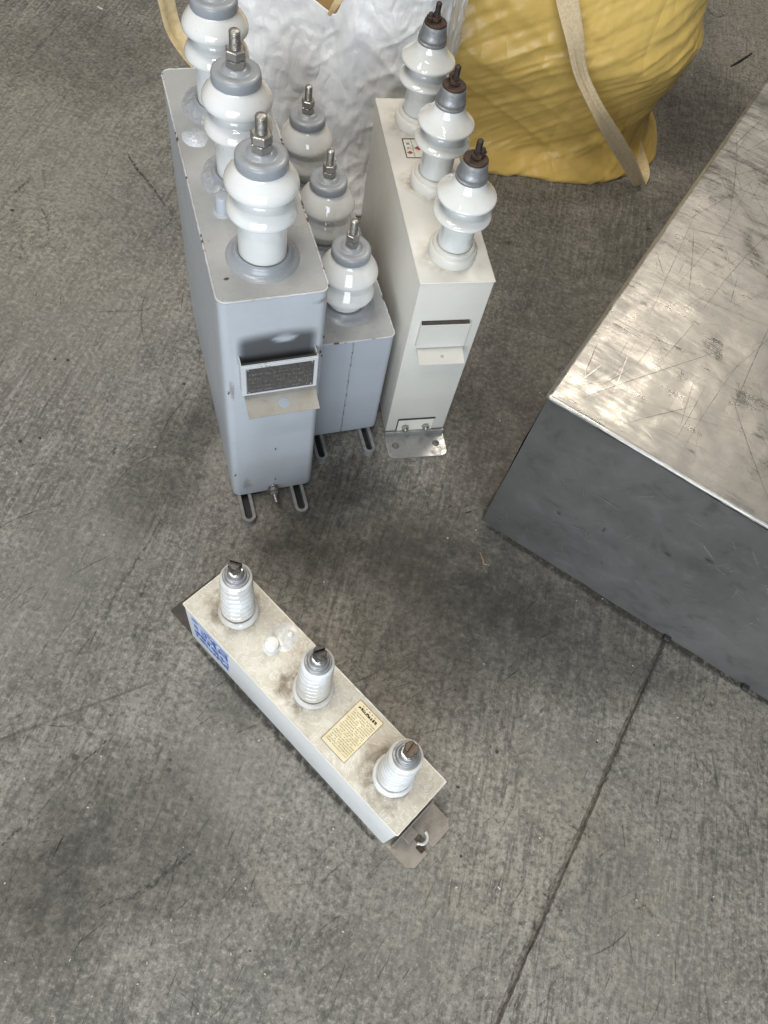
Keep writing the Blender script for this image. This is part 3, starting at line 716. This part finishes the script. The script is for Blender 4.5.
# ---------------------------------------------------------------- beige capacitor
WC, DC, HC, ZC0 = .1401, .50984, .4836, .012
Cc = thing('power_capacitor', 'beige sharp-edged capacitor with rusty bushing tops and a drilled steel foot bracket', 'capacitor', (-.04873, 1.01374, 0), .40675, 'capacitors on the concrete floor')
ZC = ZC0+HC
bm = bmesh.new(); box(bm, 0, WC, 0, DC, ZC0, ZC-.0012, .0022, 2); link('tank', bm, MT['beige'], Cc, 40)
bm = bmesh.new(); box(bm, -.0008, WC+.0008, -.0008, DC+.0008, ZC-.0011, ZC+.0012, .0008, 2); link('lid', bm, MT['beige'], Cc, 40)
bm = bmesh.new(); P = rrect(-.0006, WC+.0006, -.0006, DC+.0006, .001, 2); path = []
for i, a in enumerate(P):
    b = P[(i+1) % len(P)]; n = max(1, int(math.dist(a, b)/.008)); path += [(a[0]+(b[0]-a[0])*k/n, a[1]+(b[1]-a[1])*k/n, ZC-.0006) for k in range(n)]
tube(bm, path, lambda i: .0013*(1+.4*noise.noise((i*.6, 3, 3))), 6, True); link('weld_seam', bm, MT['beigeedge'], Cc, True)
for i, yy in enumerate((.070, .256, .436)): bushing_C(Cc, .0718, yy, ZC+.0012, i)
h = holder(Cc, .018, .117, .327, .393, .042, .010, MT['beige'], None, MT['beige'], .0035)
link('bracket_slot', bx(.020, .1150, -.0082, -.0006, .3936, .3956), MT['dark'], h)  # dark bar stands in for shade in the gap behind the plate
# recessed bolt pocket at the foot of the front face
pk = link('bolt_pocket', bx(.026, .110, -.0016, .004, .014, .064, .0006, 1), MT['beigeedge'], Cc)
link('pocket_shadow_gap', bx(.024, .112, -.0022, -.0005, .0605, .0650), MT['dark'], pk)  # dark strips paint the shade along the pocket's edges
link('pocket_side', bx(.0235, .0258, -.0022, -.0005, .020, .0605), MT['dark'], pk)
# foot bracket with two holes
def plate_with_holes(w, d, th, holes, r):
    """rounded plate in x 0..w, y -d..0 split into cells, each with a hole"""
    bm = bmesh.new(); n = 24; k = len(holes)
    xs = [0]+[(holes[i][0]+holes[i+1][0])/2 for i in range(k-1)]+[w]
    for (cx, cy), X0, X1 in zip(holes, xs, xs[1:]):
        out = []
        for i in range(n):
            a = 2*PI*i/n; dx, dy = math.cos(a), math.sin(a)
            q = min(((X1-cx) if dx > 0 else (cx-X0))/max(abs(dx), 1e-6), ((-cy) if dy > 0 else (cy+d))/max(abs(dy), 1e-6)); out.append([cx+dx*q, cy+dy*q])
        for cxy in ((X0, -d), (X1, -d), (X0, 0), (X1, 0)):
            j = min(range(n), key=lambda i: math.dist(out[i], cxy)); out[j] = list(cxy)
        for o in out:
            for (ex, sx) in ((0, 1), (w, -1)):
                if abs(o[0]-ex) < 1e-5 and abs(o[1]+d) < 1e-5: o[0] += sx*.004; o[1] += .004
        inn = [(cx+r*math.cos(2*PI*i/n), cy+r*math.sin(2*PI*i/n)) for i in range(n)]
        rows = [[bm.verts.new((*a, 0)), bm.verts.new((*b, 0)), bm.verts.new((*b, th)), bm.verts.new((*a, th))] for a, b in zip(out, inn)]
        for i in range(n):
            a, b = rows[i], rows[(i+1) % n]
            for m in range(4): bm.faces.new((a[m], a[(m+1) % 4], b[(m+1) % 4], b[m]))
    bmesh.ops.recalc_face_normals(bm, faces=bm.faces[:]); return bm
br = link('foot_bracket', plate_with_holes(.141, .064, .004, [(.022, -.030), (.119, -.030)], .0085), MT['galv'], Cc, False, Matrix.Translation((-.001, -.004, .0002)))
link('upright', bx(-.0005, .1415, -.0042, .0012, .0042, .0190, .0012), MT['galv'], br)
for x in (.044, .093):
    bo = link('bracket_bolt', hexnut(.0088, .0018, .0095, .2+x*9), MT['zinc'], Cc, False, Matrix.Translation((x, 0, .034)) @ Matrix.Rotation(PI/2, 4, 'X'))
    bm = stud(.0050, .009, .015, .0016, 14); link('shank', bm, MT['zinc'], bo, 50)
# warning label on the lid
lb = link('warning_label', bx(.0335, .0930, .3285, .3835, ZC+.0013, ZC+.0016), MT['labelw'], Cc)
zt = ZC+.0017
bm = bmesh.new()
for (a, b, c, d) in ((.0325, .094, .3820, .3850), (.0325, .094, .3270, .3290), (.0322, .0345, .3291, .3819), (.0925, .0945, .3291, .3819), (.0500, .0508, .3300, .3810)): box(bm, a, b, c, d, zt, zt+.0002)
link('border', bm, MT['ink'], lb)
bm = bmesh.new(); box(bm, .0385, .0455, .3660, .3720, zt, zt+.0002); box(bm, .0390, .0430, .3540, .3590, zt, zt+.0002); box(bm, .0445, .0460, .3545, .3585, zt, zt+.0002); link('symbol', bm, MT['greyink'], lb)
bm = bmesh.new()
for (cx, cy, r) in ((.0425, .3430, .0062), (.0620, .3560, .0085)):
    v = [bm.verts.new((cx+r*dx, cy+r*.8*dy, zt+.0003)) for dx, dy in ((1, 0), (0, 1), (-1, 0), (0, -1))]; bm.faces.new(v)
    v2 = [bm.verts.new((cx+r*dx, cy+r*.8*dy, zt)) for dx, dy in ((1, 0), (0, 1), (-1, 0), (0, -1))]
    for i in range(4): bm.faces.new((v2[i], v2[(i+1) % 4], v[(i+1) % 4], v[i]))
link('diamond_symbol', bm, MT['red'], lb)
# grime round the bushing feet
for i, yy in enumerate((.070, .256, .436)):
    bm = bmesh.new(); fade_blob(bm, (.060, yy-.004, ZC+.0018+.0002*i), (1, 0, 0), (0, 1, 0), .062, .064, .25 if i != 1 else .45, 3+i, 32, .6); link('grime_ring', bm, MT['brownstain'], Cc)

# ---------------------------------------------------------------- long low cream capacitor in front
WD, DD, HD, ZD0 = .53822, .11925, .17705, .002
D = thing('power_capacitor', 'long cream capacitor alone in the foreground with yellowed label and blue side print', 'capacitor', (-.30014, .4272, 0), -.53511, 'capacitors on the concrete floor')
t = NT('dirty_cream_paint')
n1 = t.noise(9, 6, .65, dist=1.2); n2 = t.noise(45, 6, .7, dist=.5); n3 = t.noise(22, 5, .65, t.map(0, (1, 1, 1), (7, 3, 0)), 2.5)
col = t.mix(t.ramp(n1, .40, .62), (.60, .57, .49), (.47, .42, .335))
col = t.mix(t.ramp(n3, .50, .54, 0, .5), col, (.52, .48, .40))
col = t.mix(t.math('MULTIPLY', t.ramp(n3, .475, .5), t.ramp(n3, .525, .5)), col, (.68, .66, .60))
col = t.mix(t.ramp(n2, .55, .72, 0, .7), col, (.34, .28, .20)); col = t.mix(t.ramp(n2, .72, .75), col, (.1, .08, .06))
MT['creamtop'] = t.set(base=col, rough=t.ramp(n1, .3, .7, .35, .6), normal=t.bump(n2, .0008, .4))
MT['creamside'] = paint('cream_side_paint', (.60, .595, .575), (.48, .465, .43), (.2, .17, .13), .5, .4, .75)
ZD = ZD0+HD
bm = bmesh.new(); box(bm, 0, WD, 0, DD, ZD0, ZD-.0014, .003, 2); link('tank', bm, MT['creamside'], D, 40)
bm = bmesh.new(); box(bm, -.0008, WD+.0012, -.0008, DD+.0008, ZD-.0013, ZD+.0010, .0008, 2); link('lid', bm, MT['creamtop'], D, 40)
bm = bmesh.new(); P = rrect(0, WD, 0, DD, .0012, 2); path = []
for i, a in enumerate(P):
    b = P[(i+1) % len(P)]; n = max(1, int(math.dist(a, b)/.008)); path += [(a[0]+(b[0]-a[0])*k/n, a[1]+(b[1]-a[1])*k/n, ZD-.0002) for k in range(n)]
tube(bm, path, lambda i: .0016*(1+.5*noise.noise((i*.6, 7, 3))), 6, True); link('weld_seam', bm, MT['beigeedge'], D, True)
zt = ZD+.0010
for i, (x, y, tx, ty) in enumerate(((.0764, .0625, .0083, .0037), (.2714, .0628, 0, .0034), (.4690, .0615, -.0150, .0030))):
    b = bushing_D(D, x, y, zt, tx, ty, i*1.0)
    for k in range(3):
        bm = bmesh.new(); rg = random.Random(i*7+k)
        fade_blob(bm, (x-.010+rg.uniform(-.012, .012), y-.010+rg.uniform(-.01, .01), zt+.0003+.0001*k), (1, 0, 0), (0, 1, 0), .048+.008*k, .042+.006*k, (.38, .26, .22)[k], i*5+k, 36, .72); link('grime_ring', bm, MT['brownstain'], D)
# dark grime in the grooves of the first bushing
link('sealing_plug', lat([(.0150, 0), (.0148, .003), (.0110, .0045), (.0108, .010), (.0128, .0115), (.0132, .019), (.0120, .0225), (.007, .0235)], 28), MT['plugwhite'], D, 40, Matrix.Translation((.1665, .0610, zt)))
bm = bmesh.new(); rr = []
for k in range(7):
    f = k/6; ring = []
    for i in range(34):
        a = 2*PI*i/34; r = .001+.027*f*(1+.14*noise.noise((math.cos(a)*1.2, math.sin(a)*1.2, 6)))
        ring.append(bm.verts.new((.1665+r*math.cos(a), .0890+r*math.sin(a), zt-.0003+.0045*(1-f*f)+.0012*noise.noise((math.cos(a)*r*180, math.sin(a)*r*180, 1))*(1-f))))
    rr.append(ring)
for a, b in zip(rr, rr[1:]):
    for i in range(34): bm.faces.new((a[i], a[(i+1) % 34], b[(i+1) % 34], b[i]))
bm.faces.new(rr[0]); bmesh.ops.recalc_face_normals(bm, faces=bm.faces[:])
rs = link('resin_patch', bm, MT['resin'], D, True)
link('screw', lat([(.0052, 0), (.0052, .004), (.0035, .0055)], 16), MT['plugwhite'], rs, 40, Matrix.Translation((.172, .100, zt+.0015)))
# yellowed label
zl = zt+.0008
lb = link('printed_label', bx(.3420, .3972, .0165, .1098, zt+.0004, zl), MT['yellowlabel'], D)
bm = bmesh.new()
for (a, b, c, d) in ((.3412, .3980, .1099, .1106), (.3412, .3980, .0157, .0164), (.3412, .3419, .0165, .1098), (.3973, .3980, .0165, .1098)): box(bm, a, b, c, d, zt+.0003, zl+.0001)
link('border', bm, MT['brown'], lb)
rng = random.Random(2); bm = bmesh.new()
for k in range(9): glyphs(bm, rng, .3480+k*.0047, .0975, .0042, .0052, .0012, (1, 0, 0), (0, 1, 0), zl, (0, 0, 1), 8)
link('heading', bm, MT['ink'], lb)
bm = bmesh.new()
for r in range(17):
    yy = .0905-r*.0042; xx = .3450+(.002 if r % 4 else 0)
    while xx < .3940:
        if rng.random() < .86: glyphs(bm, rng, xx, yy, .0019, .0024, .00055, (1, 0, 0), (0, 1, 0), zl, (0, 0, 1), 4)
        xx += .0025
for k in range(5): glyphs(bm, rng, .352+k*.007, .1050, .0040, .0022, .0005, (1, 0, 0), (0, 1, 0), zl, (0, 0, 1), 4)
link('small_print', bm, MT['ink2'], lb)
# blue print on the long side
lb = link('blue_print_film', bx(.0150, .1190, -.0006, -.0001, .0400, .1580), MT['blueback'], D)
rng = random.Random(8); bm = bmesh.new()
for (z, h, wd, n, tk) in ((.1000, .048, .0185, 5, .0058), (.0700, .026, .0115, 8, .0036), (.0430, .024, .0098, 10, .0034)):
    for k in range(n): glyphs(bm, rng, .0185+k*(.098/n), z, wd, h, tk, (1, 0, 0), (0, 0, 1), .0007, (0, -1, 0), 6)
box(bm, .022, .122, -.00095, -.0007, .1520, .1545)
link('blue_lettering', bm, MT['blue'], lb)
# end brackets
b1 = link('end_bracket', bx(-.068, -.0004, .001, .116, .0006, .0050, .0012), MT['dark'], D)
# slotted steel bracket at the near end
def slotted(w, L, th, sw, sl):
    bm = bmesh.new(); r = sw/2; cy = w/2-.006; n = 10; c = .012
    def slab(pts):
        a = [bm.verts.new((x, y, 0)) for x, y in pts]; b = [bm.verts.new((x, y, th)) for x, y in pts]
        bm.faces.new(list(reversed(a))); bm.faces.new(b)
        for i in range(len(a)): k = (i+1) % len(a); bm.faces.new((a[i], a[k], b[k], b[i]))
    arc = [(L-sl-r*math.sin(PI*k/n), cy-r*math.cos(PI*k/n)) for k in range(n+1)]
    x1 = L-sl-r-.004
    slab([(0, 0), (x1, 0), (x1, w), (0, w)])
    slab([(x1, 0), (L-c, 0), (L, c), (L, cy-r), (L-sl, cy-r), (x1, cy-r)])
    slab([(x1, cy+r), (L-sl, cy+r), (L, cy+r), (L, w-c), (L-c, w), (x1, w)])
    for k in range(n): slab([(x1, arc[k][1]), arc[k], arc[k+1], (x1, arc[k+1][1])])
    bmesh.ops.remove_doubles(bm, verts=bm.verts, dist=1e-6)
    bmesh.ops.recalc_face_normals(bm, faces=bm.faces[:])
    return bm
b2 = link('end_bracket', slotted(.116, .068, .004, .015, .030), MT['steelb'], D, False, Matrix.Translation((WD+.0005, .001, .0010)))
link('upright', bx(.0110, .0145, .004, .112, .0042, .040, .0008), MT['steelb'], b2)
link('tie_bar', bx(.0147, .0330, .030, .056, .0160, .0195, .0008), MT['steelb'], b2)
bm = bmesh.new(); tube(bm, [(.040+.0125*math.cos(a*.1), .056+.0125*math.sin(a*.1), .0085) for a in range(-14, 17)], .0032, 8); link('hook', bm, MT['hookw'], b2, True)
link('rust_stub', bx(.046, .060, .036, .046, .0042, .0110, .0015), MT['rust'], b2)

# ---------------------------------------------------------------- big metal-clad block at the right
EX, EY, EYAW, WE, DE, HE = .21888, .86477, -.33319, 1.0, 1.25, .476
E_ = thing('metal_block', 'large dark sheet-metal box at the right with a scratched shiny top', 'metal box', (EX, EY, 0), EYAW)
def dent_sheet(nx, ny, fn):
    bm = bmesh.new(); g = [[bm.verts.new(fn(i/nx, j/ny)) for i in range(nx+1)] for j in range(ny+1)]
    for a, b in zip(g, g[1:]):
        for i in range(nx): bm.faces.new((a[i], a[i+1], b[i+1], b[i]))
    return bm
bm = bmesh.new(); box(bm, .002, WE-.002, .002, DE-.002, .003, HE-.004); link('core', bm, MT['leadside'], E_)
def front(u, v):
    x = u*WE; z = .001+v*(HE-.011)
    return (x, -.0012+.0035*noise.noise((x*4, z*5, 1))+.0016*noise.noise((x*13, z*13, 2)), z)
link('front_sheet', dent_sheet(70, 34, front), MT['leadside'], E_, True)
def side(u, v):
    y = DE*(1-u); z = .001+v*(HE-.011)
    return (-.0012+.0035*noise.noise((y*4, z*5, 11))+.0016*noise.noise((y*13, z*13, 2)), y, z)
link('side_sheet', dent_sheet(70, 34, side), MT['leadside'], E_, True)
def toph(x, y):
    ed = min(x, y, .03)/.03
    return HE+.0026*noise.noise((x*4, y*4, 3))+.0011*noise.noise((x*12, y*12, 7))+.0004*noise.noise((x*40, y*40, 7))-.003*(1-ed)**2
def topf(u, v):
    x = -.004+u*(WE+.004); y = -.004+v*(DE+.004)
    ex = .0022*noise.noise((y*9, 0, 5))+.001*noise.noise((y*40, 0, 5)) if u == 0 else 0
    ey = .0022*noise.noise((x*9, 4, 5))+.001*noise.noise((x*40, 4, 5)) if v == 0 else 0
    return (x+ex, y+ey, toph(max(x, 0), max(y, 0)))
bm = dent_sheet(120, 150, topf)
top = link('top_sheet', bm, MT['lead'], E_, True)
md = top.modifiers.new('thick', 'SOLIDIFY'); md.thickness = .003; md.offset = -1
# folded rim of the top sheet
bm = bmesh.new(); tube(bm, [(-.0035, .0+DE*k/90, toph(0, DE*k/90)-.0022+.0008*noise.noise((k*.6, 1, 1))) for k in range(91)], lambda i: .0014*(1+.6*noise.noise((i*.5, 2, 1))), 8); link('rim', bm, MT['rimlead'], E_, True)
bm = bmesh.new(); tube(bm, [(WE*k/80, -.0035, toph(WE*k/80, 0)-.0022+.0008*noise.noise((k*.6, 5, 1))) for k in range(81)], lambda i: .0014*(1+.6*noise.noise((i*.5, 7, 1))), 8); link('rim', bm, MT['rimlead'], E_, True)
rng = random.Random(21)
def scratch_set(name, mat, n, wmin, wmax, lmin, lmax, angs, lift):
    bm = bmesh.new()
    for k in range(n):
        x = rng.uniform(.02, .75); y = rng.uniform(.02, 1.15); a = rng.choice(angs)+rng.gauss(0, .16); L_ = rng.uniform(lmin, lmax)*rng.random()**.6
        c = rng.uniform(-.25, .25); path = []
        for q in range(9):
            s = (q/8-.5)*L_; aa = a+c*s; px_, py_ = x+s*math.cos(aa), y+s*math.sin(aa)
            if not (.006 < px_ < .95 and .006 < py_ < 1.2): continue
            path.append(Vector((px_, py_, toph(px_, py_)+lift+.00002*(k % 9))))
        if len(path) > 3: fade_strip(bm, path, rng.uniform(wmin, wmax), rng.uniform(.15, .7))
    o = link(name, bm, mat, E_); o['kind'] = 'stuff'; return o
scratch_set('dark_scratches', MT['scratchd'], 260, .0009, .0019, .06, .60, (1.2, 1.35, 1.75, .25, 2.2), .0007)
scratch_set('bright_scratches', MT['scratchl'], 160, .0009, .0020, .06, .40, (1.3, 1.1, 1.9, .4, 2.6), .0010)
bm = bmesh.new()
for k in range(14):
    x, y = rng.uniform(.02, .6), rng.uniform(.02, .9); fade_blob(bm, (x, y, toph(x, y)+.0014), (1, 0, 0), (0, 1, 0), rng.uniform(.006, .016), rng.uniform(.003, .008), .35, k, 12, .3)
link('grime_spots', bm, MT['greasy'], E_)['kind'] = 'stuff'
bm = bmesh.new()
for k in range(60):
    x, z = rng.uniform(.03, .55), rng.uniform(.04, .42); a = rng.uniform(0, PI); L_ = rng.uniform(.01, .07); y = front(x/WE, z/HE)[1]-.0022
    fade_strip(bm, [Vector((x+math.cos(a)*L_*(q/4-.5), y, z+math.sin(a)*L_*(q/4-.5))) for q in range(5)], rng.uniform(.002, .009), rng.uniform(.1, .45), Vector((0, -1, 0)))
link('front_scuffs', bm, MT['scratchl'], E_)['kind'] = 'stuff'
bm = bmesh.new()
for (x, z, rx, rz) in ((.13, .19, .006, .004), (.34, .26, .010, .004), (.22, .22, .002, .012), (.26, .12, .003, .003), (.40, .31, .012, .004)):
    fade_blob(bm, (x, front(x/WE, z/HE)[1]-.003, z), (1, 0, 0), (0, 0, 1), rx, rz, .6, x*30, 14, .4)
link('front_marks', bm, MT['greasy'], E_)['kind'] = 'stuff'
for (px, py) in ((665, 641), (743, 690)):
    g = gpt(px, py); loc = Matrix.Rotation(-EYAW, 4, 'Z') @ (g-Vector((EX, EY, 0)))
    link('foot', bx(loc.x-.008, loc.x+.008, -.014, .02, .0003, .010, .003), MT['rubber'], E_)

# ---------------------------------------------------------------- bulk bags
def bag_bm(cx, cy, hw, hd, yaw, levels, n_th, n_v, disp, rim=None, power=4.2, seed=0):
    """levels: list of (z, scale). wrinkled closed-sided sack; rim(th)->z of the mouth"""
    L = catmull([(s, z, 0) for z, s in levels], 8)
    bm = bmesh.new(); rows = []; c, s_ = math.cos(yaw), math.sin(yaw)
    for j in range(n_v+1):
        f = j/n_v*(len(L)-1); i0 = min(int(f), len(L)-2); q = L[i0].lerp(L[i0+1], f-i0); row = []
        for i in range(n_th):
            th = 2*PI*i/n_th; ct, st = math.cos(th), math.sin(th)
            k = (abs(ct)**power+abs(st)**power)**(-1/power)*q.x
            z = q.y
            if rim: z *= rim(th)
            x, y = hw*ct*k, hd*st*k
            d = disp(x, y, z, th, j/n_v)
            nr = Vector((ct, st)).normalized()
            x += nr.x*d; y += nr.y*d
            row.append(bm.verts.new((cx+c*x-s_*y, cy+s_*x+c*y, max(z, .002))))
        rows.append(row)
    for a, b in zip(rows, rows[1:]):
        for i in range(n_th): bm.faces.new((a[i], a[(i+1) % n_th], b[(i+1) % n_th], b[i]))
    return bm, rows
def ridge(p): return 1-abs(noise.noise(p))*2
def sharp(p): return max(0., 1-abs(noise.noise(p))*5)**1.5
YB = thing('bulk_bag', 'yellow woven bulk bag slumped behind the beige capacitor, strap trailing on the floor', 'bag', (.02, 2.48, 0), 0)
def dispY(x, y, z, th, v):
    p = Vector((x, y, z))
    fold = .010*ridge((x*1.2+z*2.2, y*1.2, z*6+x*3))*(.4+.6*min(z/.25, 1))
    fine = .0035*ridge((x*2.5-z*4, y*2.5, z*17-x*7))+.0022*ridge((x*7-z*10, y*7, z*40-x*16))
    hem = .008*math.sin(th*9+2*noise.noise((th*2, 0, 1)))*max(0, 1-z/.10)
    return fold+fine+hem+.005*sharp((x*2+z*3, y*2, z*7+x*4))+.0025*sharp((x*5-z*6, y*5, z*14-x*9))+.03*noise.noise((x*1.2, y*1.2, z*2))-.01
bm, rows = bag_bm(-.062, 0, .512, .47, .26, [(0, 1.02), (.012, 1.02), (.03, .985), (.06, .93), (.11, .92), (.20, .95), (.29, 1.0), (.34, 1.02), (.40, .985), (.52, .92), (.64, .85), (.76, .74)], 420, 200, dispY, seed=1, power=3.3)
bm.faces.new(rows[-1]); link('sack', bm, MT['yellow_bag'], YB, True)
def inY(p): return Vector(p)-Vector((.02, 2.48, 0))
def inv(px, py, y):
    d = (px-384)/F*RIGHT - (py-512)/F*UP + fw
    return CAMP+d*(y/d.y)
sp = [inv(562, -30, 2.02), inv(568, 5, 2.0), inv(575, 40, 1.985), inv(581, 75, 1.985), inv(598, 112, 1.99), inv(614, 138, 2.05), inv(628, 161, 2.11), inv(640, 185, 2.155)]
link('lifting_strap', ribbon([inY(p) for p in sp], [(1, .1, 0), (1, .2, 0), (.9, .5, 0), (.7, .8, .1), (.5, .8, .4), (.6, .5, .6), (.8, .3, .4), (.9, .2, .1)], [.052, .050, .046, .042, .040, .042, .042, .034]), MT['strap'], YB, 60)
sp = [gpt(640, 183, .004), gpt(641, 172, .02), gpt(634, 150, .035), gpt(628, 130, .05), gpt(640, 108, .09)]
link('lifting_strap', ribbon([inY(p) for p in sp], [(.9, .2, .1), (.7, .3, .5), (.5, .3, .8), (.6, .3, .6), (.8, .4, .3)], [.040, .050, .055, .06, .05]), MT['strapy'], YB, 60)

WBG = thing('bulk_bag', 'white woven plastic bulk bag standing behind the capacitors, its open mouth sagging', 'bag', (-.435, 2.0, 0), 0)
def rimW(th):
    a = math.atan2(math.sin(th), math.cos(th))
    n0 = -1.61
    d = a-n0
    return 1-.215*math.exp(-(d/(.11 if d > 0 else .55))**2)+.02*noise.noise((math.cos(th)*3, math.sin(th)*3, 4))
def dispW(x, y, z, th, v):
    big = .026*ridge((x*3.0+z*.5, y*3.0, z*1.1+x*.8))
    mid = .006*ridge((x*8+z*3, y*8-z*3, z*2.5)); fine = .0034*ridge((x*15+z*9, y*17+z*8, z*8)); ff = .0018*ridge((x*38, y*38, z*30))
    tail = .10*math.exp(-((th-4.45)/.34)**2)*max(0, 1-z/.11)**1.4
    return big+mid+fine+ff+tail+.006*sharp((x*5+z*3, y*5, z*4-x*3))+.003*sharp((x*11-z*9, y*11, z*9))-.028
bm, rows = bag_bm(0, 0, .305, .31, .12, [(0, 1.02), (.014, 1.03), (.05, .98), (.12, .95), (.24, .98), (.36, 1.0), (.46, .985), (.54, .95), (.62, .92)], 420, 210, dispW, rim=rimW, seed=2, power=3.6)
sk = link('sack', bm, MT['white_bag'], WBG, True)
md = sk.modifiers.new('thick', 'SOLIDIFY'); md.thickness = .002; md.offset = -1
bm = bmesh.new(); rings = []
for k in range(10):
    f = k/9; rings.append([bm.verts.new((.235*f*math.cos(a)*(1+.05*noise.noise((math.cos(a)*3, math.sin(a)*3, 1)))*1.02, .255*f*math.sin(a), .40+.04*(1-f)+.02*noise.noise((math.cos(a)*f*6, math.sin(a)*f*6, 2)))) for a in [2*PI*i/40 for i in range(40)]] if k else [bm.verts.new((0, 0, .45))])
for i in range(40): bm.faces.new((rings[0][0], rings[1][i], rings[1][(i+1) % 40]))
for a, b in zip(rings[1:], rings[2:]):
    for i in range(40): bm.faces.new((a[i], b[i], b[(i+1) % 40], a[(i+1) % 40]))
link('contents', bm, MT['contents'], WBG, True)
def inW(p): return Vector(p)-Vector((-.435, 2.0, 0))
sp = [(-.64, 1.86, .60), (-.80, 1.82, .55), inv(163, -25, 1.80), inv(167, 5, 1.80), inv(173, 28, 1.80), inv(184, 46, 1.80), inv(200, 64, 1.81), inv(222, 78, 1.83)]
link('lifting_strap', ribbon([inW(p) for p in sp], [(0, .3, 1), (.3, .8, .6), (.55, .85, .1), (.55, .85, .1), (.5, .85, .2), (.45, .8, .35), (.4, .8, .5), (.2, .8, .5)], [.045]*8, .004, 3), MT['strapy'], WBG, 60)
sp = [inv(329, 15, 1.665), inv(334, 7, 1.665), inv(341, -3, 1.67), inv(350, -18, 1.68)]
link('lifting_strap', ribbon([inW(p) for p in sp], [(1, 0, .5)]*4, [.008, .012, .015, .016], .004, 2), MT['strapy'], WBG, 60)

# ---------------------------------------------------------------- small litter on the floor
def stick(name, label, cat, pts, rad, mat):
    P = catmull([gpt(a, b, z) for a, b, z in pts], 6); bm = bmesh.new(); N = len(P); o = P[0].copy(); o.z = 0
    tube(bm, [p-o for p in P], lambda i: rad*(.6+.5*math.sin(PI*(i+.5)/N)), 6)
    ob = link(name, bm, mat, None, True); ob.location = o; ob['label'] = label; ob['category'] = cat; return ob
stick('twig', 'thin dark twig lying on the floor near the top right corner', 'twig', [(731, 66, .003), (741, 60, .006), (752, 53, .003)], .003, MT['twig'])
stick('straw', 'short reddish straw on the floor left of the metal box corner', 'straw', [(480, 552, .002), (483, 560, .004), (484, 564, .003), (490, 565, .002)], .0013, MT['straw'])
rng = random.Random(33); bm = bmesh.new()
for (px, py, r) in [(171, 920, .004), (231, 954, .004), (499, 888, .006), (658, 935, .004), (324, 582, .005), (100, 8, .02), (119, 14, .006), (155, 447, .005), (17, 473, .006), (147, 963, .004), (476, 530, .004), (741, 310, .004), (172, 931, .0035), (70, 960, .004)]:
    r *= .55; p = gpt(px, py, .001); box(bm, -r, r, -r*.35, r*.35, 0, .0008, .0002, 1, mw=Matrix.Translation(p) @ Matrix.Rotation(rng.uniform(0, PI), 4, 'Z'))
for k in range(160):
    p = gpt(rng.uniform(0, 768), rng.uniform(0, 1024), .0008); r = rng.uniform(.0007, .0018)
    box(bm, -r, r, -r*.7, r*.7, 0, r*.7, 0, mw=Matrix.Translation(p) @ Matrix.Rotation(rng.uniform(0, PI), 4, 'Z'))
lt = link('floor_litter', bm, MT['flake']); lt['kind'] = 'stuff'; lt['label'] = 'tiny pale flakes and grit scattered over the concrete'; lt['category'] = 'litter'
